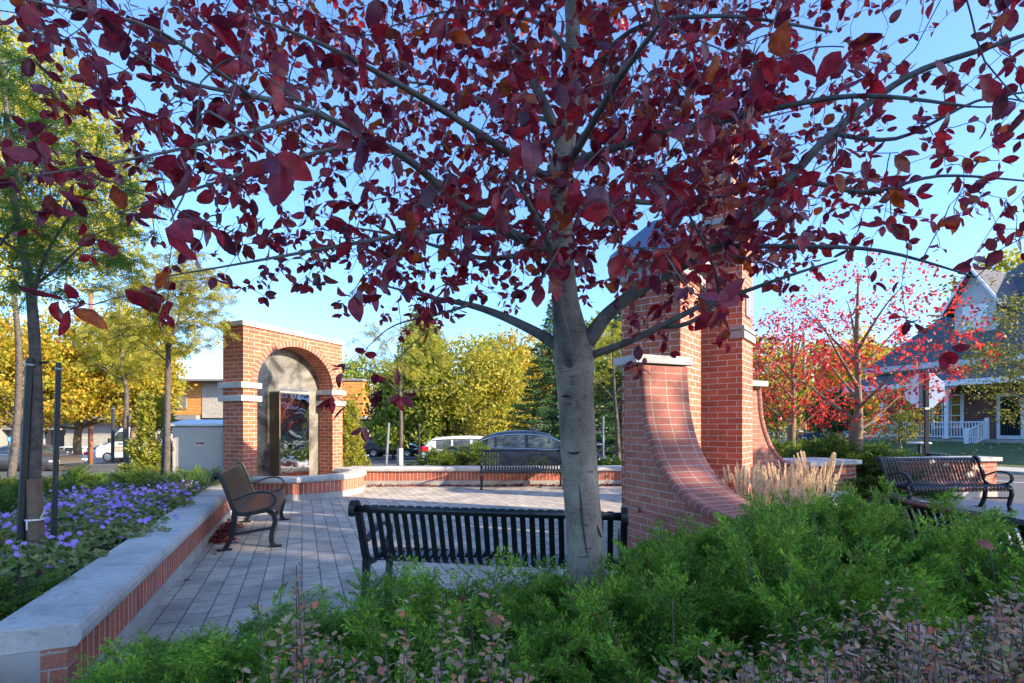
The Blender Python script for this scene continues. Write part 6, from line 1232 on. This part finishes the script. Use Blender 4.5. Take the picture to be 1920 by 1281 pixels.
r, w, h = sign(12, 42, 783, 796, 'blue', 'blue and green shop sign with white letters between the leaves, far left'); b = MB(); b.box(-w-.02, w+.02, -.075, -.061, -h, -h+.14); b.box(w*.45, w+.02, -.075, -.061, -h+.14, h); b.build('green_border', M['green'], r)
text('O', .52, M['white'], r, (.25, -.08, -.06), (R_(90), 0, 0)); text('xs', .34, M['white'], r, (0.0, -.08, .22), (R_(90), 0, 0)); text('1', .5, M['red'], r, (w*.75, -.08, .03), (R_(90), 0, 0))
r, w, h = sign(256, 284, 746, 764, 'white', 'red lettered store sign half hidden behind the golden arborvitae', 1.0); r.children[0].hide_render = False; text('ZAK', .78, M['red'], r, (0, -.08, 0), (R_(90), 0, 0)); 
r, w, h = sign(109, 124, 793, 798, 'red', 'small red shop sign under the golden maple')
ap = empty('parking_sign', (sx(17.5)*.93, SZ*.93, lot(sx(17.5), SZ)), 0, 'small light blue accessible parking sign with white wheelchair symbol', 'sign'); zz = EYE+(800-824)/F*SZ*.93-lot(sx(17.5), SZ); b = MB(); b.box(-.18, .18, -.01, .01, zz-.22, zz+.22); pn = b.build('panel', M['skyblue'], ap); b = MB(); b.tube([(0, .04, 0), (0, .04, zz+.2)], .03, 8); b.build('post', M['metal'], ap)
b = MB(); b.tube([(math.cos(t)*.07, -.016, zz-.07+math.sin(t)*.07) for t in [k*.42-2.4 for k in range(12)]], .012, 5); b.tube([(-.03, -.016, zz+.08), (-.03, -.016, zz-.02), (.05, -.016, zz-.03), (.08, -.016, zz-.11)], .014, 5); b.lathe([(.03, -.01), (.03, .01)], 10, Matrix.Translation((-.03, -.016, zz+.13)) @ Matrix.Rotation(R_(90), 4, 'X')); b.build('wheelchair_symbol', M['white'], ap)
# person in teal by the store
def person():
    x, y = xy(208.5, 44.0); r = empty('person', (x, y, lot(x, y)), R_(0), 'person in a teal and red jacket walking past the store behind the parked cars', 'person')
    J = dict(p=(0, 0, .95), c=(0, .0, 1.2), n=(0, -.02, 1.45), h=(0, -.03, 1.56), t=(0, -.03, 1.70), ls=(-.19, 0, 1.40), le=(-.25, .02, 1.12), lh=(-.23, -.12, .90), rs=(.19, 0, 1.40), re=(.25, .03, 1.12), rh=(.22, -.10, .90), lk=(-.10, -.08, .50), lf=(-.10, .06, .09), lt=(-.10, -.10, .05), rk=(.10, .02, .50), rf=(.10, .18, .10), rt=(.10, .05, .05), lp=(-.10, 0, .90), rp=(.10, 0, .90))
    E = 'p-c c-n n-h h-t c-ls ls-le le-lh c-rs rs-re re-rh p-lp lp-lk lk-lf lf-lt p-rp rp-rk rk-rf rf-rt'.split(); rad = dict(p=.15, c=.15, n=.06, h=.085, t=.09, ls=.07, rs=.07, le=.045, re=.045, lh=.035, rh=.035, lp=.10, rp=.10, lk=.06, rk=.06, lf=.045, rf=.045, lt=.035, rt=.035)
    ks = list(J); me = bpy.data.meshes.new('body'); me.from_pydata([J[k] for k in ks], [tuple(ks.index(q) for q in e.split('-')) for e in E], []); o = link('body', me, M['skin'], r)
    md = o.modifiers.new('skin', 'SKIN'); 
    for i, k in enumerate(ks): o.data.skin_vertices[0].data[i].radius = (rad[k]*.8, rad[k]*.7)
    o.data.skin_vertices[0].data[0].use_root = True; s = o.modifiers.new('s', 'SUBSURF'); s.levels = s.render_levels = 1
    b = MB(); b.lathe([(.13, 0), (.19, .02), (.18, .25), (.21, .48), (.17, .56), (.07, .60)], 14, Matrix.Translation((0, 0, .86)) @ Matrix.Diagonal((1.05, .75, 1, 1))); b.tube([(-.19, 0, 1.40), (-.25, .02, 1.12), (-.23, -.12, .93)], [.075, .06, .05], 8); b.tube([(.19, 0, 1.40), (.25, .03, 1.12), (.22, -.10, .93)], [.075, .06, .05], 8); b.build('jacket', M['teal'], r, smooth=True)
    b = MB(); b.tube([(-.10, 0, .95), (-.10, -.07, .50), (-.10, .05, .08)], [.12, .085, .07], 10); b.tube([(.10, 0, .95), (.10, .02, .50), (.10, .18, .10)], [.12, .085, .07], 10); b.build('trousers', M['denim'], r, smooth=True)
    b = MB(); b.lathe([(.02, .13), (.08, .11), (.11, .03), (.10, -.05), (.06, -.09)], 12, Matrix.Translation((0, .0, 1.68))); b.build('hair', M['pole'], r, smooth=True)
    b = MB(); b.box(.02, .24, .10, .22, 1.0, 1.35); b.build('backpack', M['red'], r, bevel=.04)
person()
cab = empty('utility_cabinet', (-6.32, 10.5, 0.2), R_(4), 'beige steel utility cabinet with a pale lid standing left of the arch', 'cabinet')
b = MB(); b.box(-.62, .62, -.01, .9, 0, 1.22); b.build('body', M['cabinet'], cab, bevel=.012)
b = MB(); b.box(-.60, .44, -.028, -.0105, .06, 1.19); dr = b.build('door', M['cabinet'], cab, bevel=.006)
b = MB(); b.box(-.52, .36, -.034, -.0285, .12, 1.05); b.build('door_panel', M['cabinet'], dr, bevel=.004)
b = MB(); b.box(-.14, .02, -.0385, -.0345, .80, .90); b.build('warning_sticker', M['cream'], dr); b = MB(); b.box(-.13, -.06, -.0415, -.039, .85, .89); b.build('sticker_print', M['red'], dr); b = MB(); b.box(-.05, .01, -.0415, -.039, .85, .89); b.build('sticker_print', M['black'], dr)
b = MB(); b.tube([(-.57, -.05, .72), (-.57, -.05, .80)], .014, 6); b.build('handle', M['chrome'], dr)
b = MB(); b.prism([(-.08, 1.2205), (.95, 1.2205), (.95, 1.27), (.5, 1.36), (-.08, 1.27)], -.68, .68, Matrix(((0, 0, 1, 0), (1, 0, 0, 0), (0, 1, 0, 0), (0, 0, 0, 1)))); b.build('lid', M['cabroof'], cab, bevel=.008)
# ================================================================ POLES, SIGNS
lx, ly = xy(170, 35); lp = empty('street_lamp', (lx, ly, lot(lx, ly)), 0, 'tall rust brown lamp pole with twin box heads above the golden maples', 'street lamp'); LH = EYE+(800-545)/F*35-lot(lx, ly)
b = MB(); b.tube([(0, 0, 0), (0, 0, LH)], [.15, .13], 10); b.build('pole', M['pole'], lp, smooth=True)
for s in (-1, 1): b = MB(); b.box(s*.45-.36, s*.45+.36, -.22, .22, LH-.02, LH+.20); b.build('lamp_head', M['lamphead'], lp, bevel=.03)
b = MB(); b.box(-.12, .12, -.09, .09, LH-.14, LH-.03); b.build('bracket', M['lamphead'], lp)
ux, uy_ = xy(1508, 44); up = empty('utility_pole', (ux, uy_, 0), 0, 'pale concrete utility pole behind the parked cars on the right', 'utility pole'); b = MB(); b.tube([(0, 0, 0), (0, 0, 9.5)], [.20, .13], 10); b.build('pole', M['cornice'], up, smooth=True); b = MB(); b.tube([(0, 0, 5.6), (2.6, -.4, 8.6)], .06, 6); b.build('bracket_arm', M['siding'], up); b = MB(); b.box(.15, .75, -.2, .2, 5.2, 5.9); b.build('junction_box', M['siding'], up, bevel=.05)
px_, py_ = xy(1456, 40); ss_ = empty('street_sign', (px_, py_, 0), 0, 'small pale street sign on a thin post beyond the curved buttress', 'sign'); b = MB(); b.tube([(0, 0, 0), (0, 0, 2.3)], .03, 6); b.build('post', M['metal'], ss_); b = MB(); b.box(-.24, .24, -.01, .01, 1.75, 2.35); b.build('panel', M['signback'], ss_)
# stop sign seen from the back
tx, ty = xy(1737, 11.2); st_ = empty('stop_sign', (tx, ty, 0.0), R_(-12), 'pale back of an octagonal stop sign on a dark pole before the white porch', 'road sign'); cz = EYE+(800-732)/F*11.2
b = MB(); b.prism([(math.cos(R_(22.5+45*k))*.41, math.sin(R_(22.5+45*k))*.41) for k in range(8)], -.004, .004, Matrix.Translation((0, 0.07, cz)) @ Matrix.Rotation(R_(90), 4, 'X')); b.build('octagon_plate', M['signback'], st_, bevel=.002)
b = MB(); b.prism([(math.cos(R_(22.5+45*k))*.39, math.sin(R_(22.5+45*k))*.39) for k in range(8)], -.001, .001, Matrix.Translation((0, 0.0765, cz)) @ Matrix.Rotation(R_(90), 4, 'X')); b.build('red_face', M['red'], st_); text('STOP', .26, M['white'], st_, (0, .081, cz), (R_(90), 0, R_(180)), ext=.001)
b = MB(); b.box(-.10, -.02, .035, .065, cz-.37, cz+.37); b.build('stiffener', M['metal'], st_); b = MB(); b.box(-.035, .035, -.035, .0349, 0.0, cz+.44); b.build('post', M['black'], st_); b = MB(); b.box(-.045, .045, -.045, .066, cz-.42, cz-.38); b.build('clamp', M['chrome'], st_)
b = MB(); b.tube([(0, 0, .55), (0, 0, .72)], .055, 10); b.build('base_sleeve', M['cornice'], st_)
# dark table with oval top and its lower bench, beside the pole
def oval(mb, r1, r2, z0, z1, n=28, M_=None): mb.lathe([(r1*.94, z0), (r1, (z0+z1)/2), (r1*.9, z1)], n, (M_ or Matrix()) @ Matrix.Diagonal((1, r2/r1, 1, 1)))
qx, qy = xy(1724, 11.6); tb = empty('outdoor_table', (qx, qy, 0.42), 0, 'black metal table with a pale oval top beside the stop sign pole', 'table'); b = MB(); oval(b, .24, .20, .60, .64); b.build('table_top', M['signback'], tb, smooth=True); b = MB(); b.tube([(0, 0, 0), (0, 0, .6)], .035, 10); b.build('stem', M['iron'], tb); b = MB(); oval(b, .20, .2, 0.0, .03); b.build('foot', M['iron'], tb)
qx, qy = xy(1752, 11.2); tb = empty('outdoor_stool', (qx, qy, 0.40), 0, 'low dark metal seat with a wide flat top right of the stop sign pole', 'seat'); b = MB(); oval(b, .26, .18, .40, .43); b.build('seat_top', M['iron'], tb); b = MB(); 
for s in (-1, 1): b.tube([(s*.1, 0, .4), (s*.14, 0, 0)], .02, 8)
b.build('legs', M['iron'], tb)
# ================================================================ WHITE PORCH HOUSE (right)
HO = Vector((24.5, 28.0)); HU = Vector((0.379, -0.925)).normalized(); HN = Vector((-0.925, -0.379))     # along the facade toward us / out of it
house = empty('porch_house', (0, 0, 0), 0, 'brick house with grey shingle roofs, white dormer and a white railed porch', 'house')
Fl = 0.78
def HM(z=0): return Matrix(((HU.x, -HN.x, 0, HO.x), (HU.y, -HN.y, 0, HO.y), (0, 0, 1, z), (0, 0, 0, 1)))    # x along, y inward, z up
def hb(name, m, x0, x1, y0, y1, z0, z1, uv=None, bev=0, parent=None): b = MB(); b.box(x0, x1, y0, y1, z0, z1, HM()); return b.build(name, M[m], parent or house, uv=uv, bevel=bev)
def s_at(px):                                   # facade coordinate of a photo column
    k = (px-960)/F; return (k*HO.y-HO.x)/(HU.x-k*HU.y)
sL = s_at(1662)
hb('brick_wall', 'brick_house', sL, 14, 0, 10, 0, 3.95, uv='n')
for px in (1776,):
    a, c = s_at(1752), s_at(1803); w0 = hb('window', 'white', a-.12, c+.12, -.06, -.004, Fl+.55, Fl+2.42, bev=.01)
    hb('pane', 'glass', a+.04, c-.04, -.075, -.0605, Fl+.65, Fl+2.30, parent=w0)
    wd_ = (c-a)/3
    for i in (1, 2): hb('muntin', 'white', a+i*wd_-.025, a+i*wd_+.025, -.095, -.0755, Fl+.65, Fl+2.30, parent=w0)
    for z in (Fl+1.22, Fl+1.80): hb('muntin', 'white', a+.04, c-.04, -.093, -.0758, z, z+.05, parent=w0)
a, c = s_at(1876), s_at(1916); d0 = hb('glass_door', 'white', a-.14, c+.14, -.07, -.004, Fl, Fl+2.3, bev=.01); hb('pane', 'glass', a+.02, c-.02, -.08, -.0705, Fl+.18, Fl+2.15, parent=d0)
b = MB(); s_ = s_at(1842); b.lathe([(.20, -.02), (.19, .06), (.10, .17), (.02, .2)], 16, HM() @ Matrix.Translation((s_, -.02, Fl+.85)) @ Matrix.Rotation(R_(90), 4, 'X')); b.build('vent_hood', M['metal'], house, smooth=True)
# porch: floor, roof, columns, railing
pw = 2.2; sE = s_at(1822)
hb('porch_floor', 'concrete', sL-1.2, 14, -pw, -.001, .18, Fl)
hb('porch_roof_beam', 'white', sL-1.4, sE+.4, -pw-.15, -pw+.05, Fl+2.62, Fl+2.95, bev=.01)
lat = MB()
for i in range(int((sE-sL+1.2)/.16)): x = sL-1.1+i*.16; lat.box(x, x+.05, -pw-.07, -pw-.03, Fl+2.42, Fl+2.62, HM())
lat.box(sL-1.2, sE+.2, -pw-.08, -pw-.02, Fl+2.37, Fl+2.42, HM()); lat.build('frieze', M['white'], house)
def col(x): b = MB(); Mc = HM() @ Matrix.Translation((x, -pw-.02, 0)); b.box(-.13, .13, -.13, .13, Fl, Fl+.15, Mc); b.box(-.085, .085, -.085, .085, Fl+.15, Fl+2.5, Mc); b.box(-.13, .13, -.13, .13, Fl+2.5, Fl+2.62, Mc); b.build('porch_column', M['white'], house, bevel=.01)
for x in (sL-1.1, s_at(1700), sE): col(x)
def railing(x0, x1, y, nm='railing', z0=Fl, z1=Fl, post=True):
    b = MB(); n_ = max(2, int(abs(x1-x0)/.125)); Mh = HM()
    for i in range(n_+1):
        t = i/n_; x = x0+(x1-x0)*t; z = z0+(z1-z0)*t; b.box(x-.018, x+.018, y-.018, y+.018, z+.12, z+.86, Mh)
    for zz in (.10, .86):
        p0 = Mh @ Vector((x0, y, z0+zz)); p1 = Mh @ Vector((x1, y, z1+zz)); b.tube([p0, p1], .035, 6)
    b.build(nm, M['white'], house)
railing(sL-1.1, s_at(1732)-.1, -pw-.02); railing(s_at(1740), sE+1.6, -pw-.02)
# steps with side rail
se = sE+1.7
for i in range(4): hb('step', 'concrete', se-.4+.0, 14, -pw-.36*(i+1)+.002*i-.6, -pw-.001-(0.36*i+.6 if i else 0), .0, Fl-.17*(i+1), bev=.015)
hb('landing', 'concrete', se-1.0, 10, -pw-4.3, -pw-2.03, 0, .34, bev=.02)
hb('landing', 'concrete', se-1.6, 9, -pw-4.9, -pw-4.31, 0, .18, bev=.02)
b = MB(); Mh = HM()
for (y, z) in ((-pw-.05, Fl), (-pw-1.75, .30)): b.box(se-.07, se+.07, y-.07, y+.07, z, z+1.05, Mh)
for q in range(9): t = (q+.7)/9.6; y = -pw-.05-1.7*t; z = Fl-.48*t; b.box(se-.018, se+.018, y-.018, y+.018, z+.12, z+.9, Mh)
for zz in (.12, .9): b.tube([Mh @ Vector((se, -pw-.05, Fl+zz)), Mh @ Vector((se, -pw-1.75, Fl-.48+zz))], .035, 6)
b.build('step_rail', M['white'], house)
# roofs
def hroof(name, m, P, th=.12):
    b = MB(); n_ = len(P); vs = [HM() @ Vector(p) for p in P]; lo = [v-Vector((0, 0, th)) for v in vs]; b.add(vs+lo, [tuple(range(n_)), tuple(range(2*n_-1, n_-1, -1))]+[(i, n_+i, n_+(i+1) % n_, (i+1) % n_) for i in range(n_)]); return b.build(name, M[m], house)
e1 = Fl+2.97
hroof('porch_roof', 'shingle', [(sL-1.9, -pw-.45, e1), (14, -pw-.45, e1), (14, .0, e1+1.0), (sL+.2, 0, e1+1.0)])
hb('fascia_board', 'white', sL-1.9, 14, -pw-.50, -pw-.451, e1-.26, e1+.03); hb('fascia_board', 'siding', sL-.5, 14, -.40, -.02, e1+.72, e1+1.20)
eh = e1+1.22
hroof('main_roof', 'shingle', [(sL-.8, -.8, eh), (14, -.8, eh), (14, 5.5, eh+6.0), (sL+4.2, 5.5, eh+6.0)])
hroof('main_roof', 'shingle', [(sL-.8, -.8, eh), (sL+4.2, 5.5, eh+6.0), (sL-.8, 11, eh)]); hb('fascia_board', 'siding', sL-.85, 14, -.86, -.801, eh-.30, eh+.02); hb('upper_wall', 'siding', sL+.05, 13.9, .05, 9.9, 3.951, eh-.1)
# dormer
dx0, dx1 = s_at(1772), s_at(1850); dc = (dx0+dx1)/2; dy = .9; dz0, dz1 = eh+1.6, eh+3.3; gh = dz1+1.9
b = MB(); b.add([Mh @ Vector(p) for p in [(dx0, dy, dz0-.6), (dx1, dy, dz0-.6), (dx1, dy, dz1), (dc, dy, gh-.1), (dx0, dy, dz1), (dx0, 6, dz0-.6), (dx1, 6, dz0-.6), (dx1, 6, dz1), (dc, 6, gh-.1), (dx0, 6, dz1)]], [(0, 1, 2, 3, 4), (9, 8, 7, 6, 5), (0, 4, 9, 5), (1, 6, 7, 2), (4, 3, 8, 9), (3, 2, 7, 8), (0, 5, 6, 1)]); dm = b.build('dormer', M['siding'], house)
for P in ([(dx0-.45, dy-.45, dz1-.42), (dc, dy-.45, gh), (dc, 6.2, gh), (dx0-.45, 6.2, dz1-.42)], [(dc, dy-.45, gh), (dx1+.45, dy-.45, dz1-.42), (dx1+.45, 6.2, dz1-.42), (dc, 6.2, gh)]): o = hroof('dormer_roof', 'shingle', P, .14); o.parent = dm
wn_ = hb('dormer_window', 'white', dc-.55, dc+.55, dy-.06, dy-.004, dz0+.2, dz0+1.5, parent=dm); o = hroof('rake_board', 'white', [(dx0-.45, dy-.50, dz1-.40), (dc, dy-.50, gh+.02), (dc, dy-.452, gh+.02), (dx0-.45, dy-.452, dz1-.40)], .22); o.parent = dm; o = hroof('rake_board', 'white', [(dc, dy-.50, gh+.02), (dx1+.45, dy-.50, dz1-.40), (dx1+.45, dy-.452, dz1-.40), (dc, dy-.452, gh+.02)], .22); o.parent = dm
# distant buildings glimpsed through the trees
def far_house(px, Z, w, d, h, rh, wallm, roofm, label):
    x, y = xy(px, Z); r = empty('house', (x, y, -.1), 0, label, 'house'); b = MB(); b.box(-w/2, w/2, 0, d, 0, h); b.build('wall', M[wallm], r, uv='n'); b = MB(); b.add([(-w/2-.4, -.4, h), (w/2+.4, -.4, h), (w/2+.4, d+.4, h), (-w/2-.4, d+.4, h), (-w/2-.4, d/2, h+rh), (w/2+.4, d/2, h+rh)], [(0, 1, 5, 4), (2, 3, 4, 5), (0, 4, 3), (1, 2, 5), (3, 2, 1, 0)]); b.build('roof', M[roofm], r)
    for k in (-.28, .28): b = MB(); b.box(w*k-.5, w*k+.5, -.05, -.003, h*.35, h*.75); f = b.build('window', M['white'], r); b = MB(); b.box(w*k-.42, w*k+.42, -.065, -.0505, h*.35+.08, h*.75-.08); b.build('pane', M['glass'], f)
    return r
far_house(1545, 64, 12, 8, 5.0, 3.4, 'brick_house', 'tanbrick', 'brick house with a tan roof behind the golden trees and utility pole')
far_house(1085, 70, 14, 8, 5.2, 3.0, 'siding', 'shingle', 'pale house glimpsed beside the plum trunk under the spruce boughs')
far_house(940, 74, 16, 8, 3.4, 1.6, 'tanbrick', 'shingle', 'low tan building glimpsed above the roof of the dark sedan')
fence = empty('wire_fence', (0, 0, 0), 0, 'low grey wire fence in front of the silver car beyond the tower', 'fence')
for k in range(9): x, y = xy(1432+9*k, 38); b = MB(); b.tube([(x, y, -.1), (x, y, 1.0)], .03, 6); b.build('post', M['metal'], fence)
b = MB(); p0, p1 = xy(1432, 38), xy(1504, 38); 
for z in (.25, .5, .75, 1.0): b.tube([(*p0, z), (*p1, z)], .014, 5)
b.build('rail', M['metal'], fence)
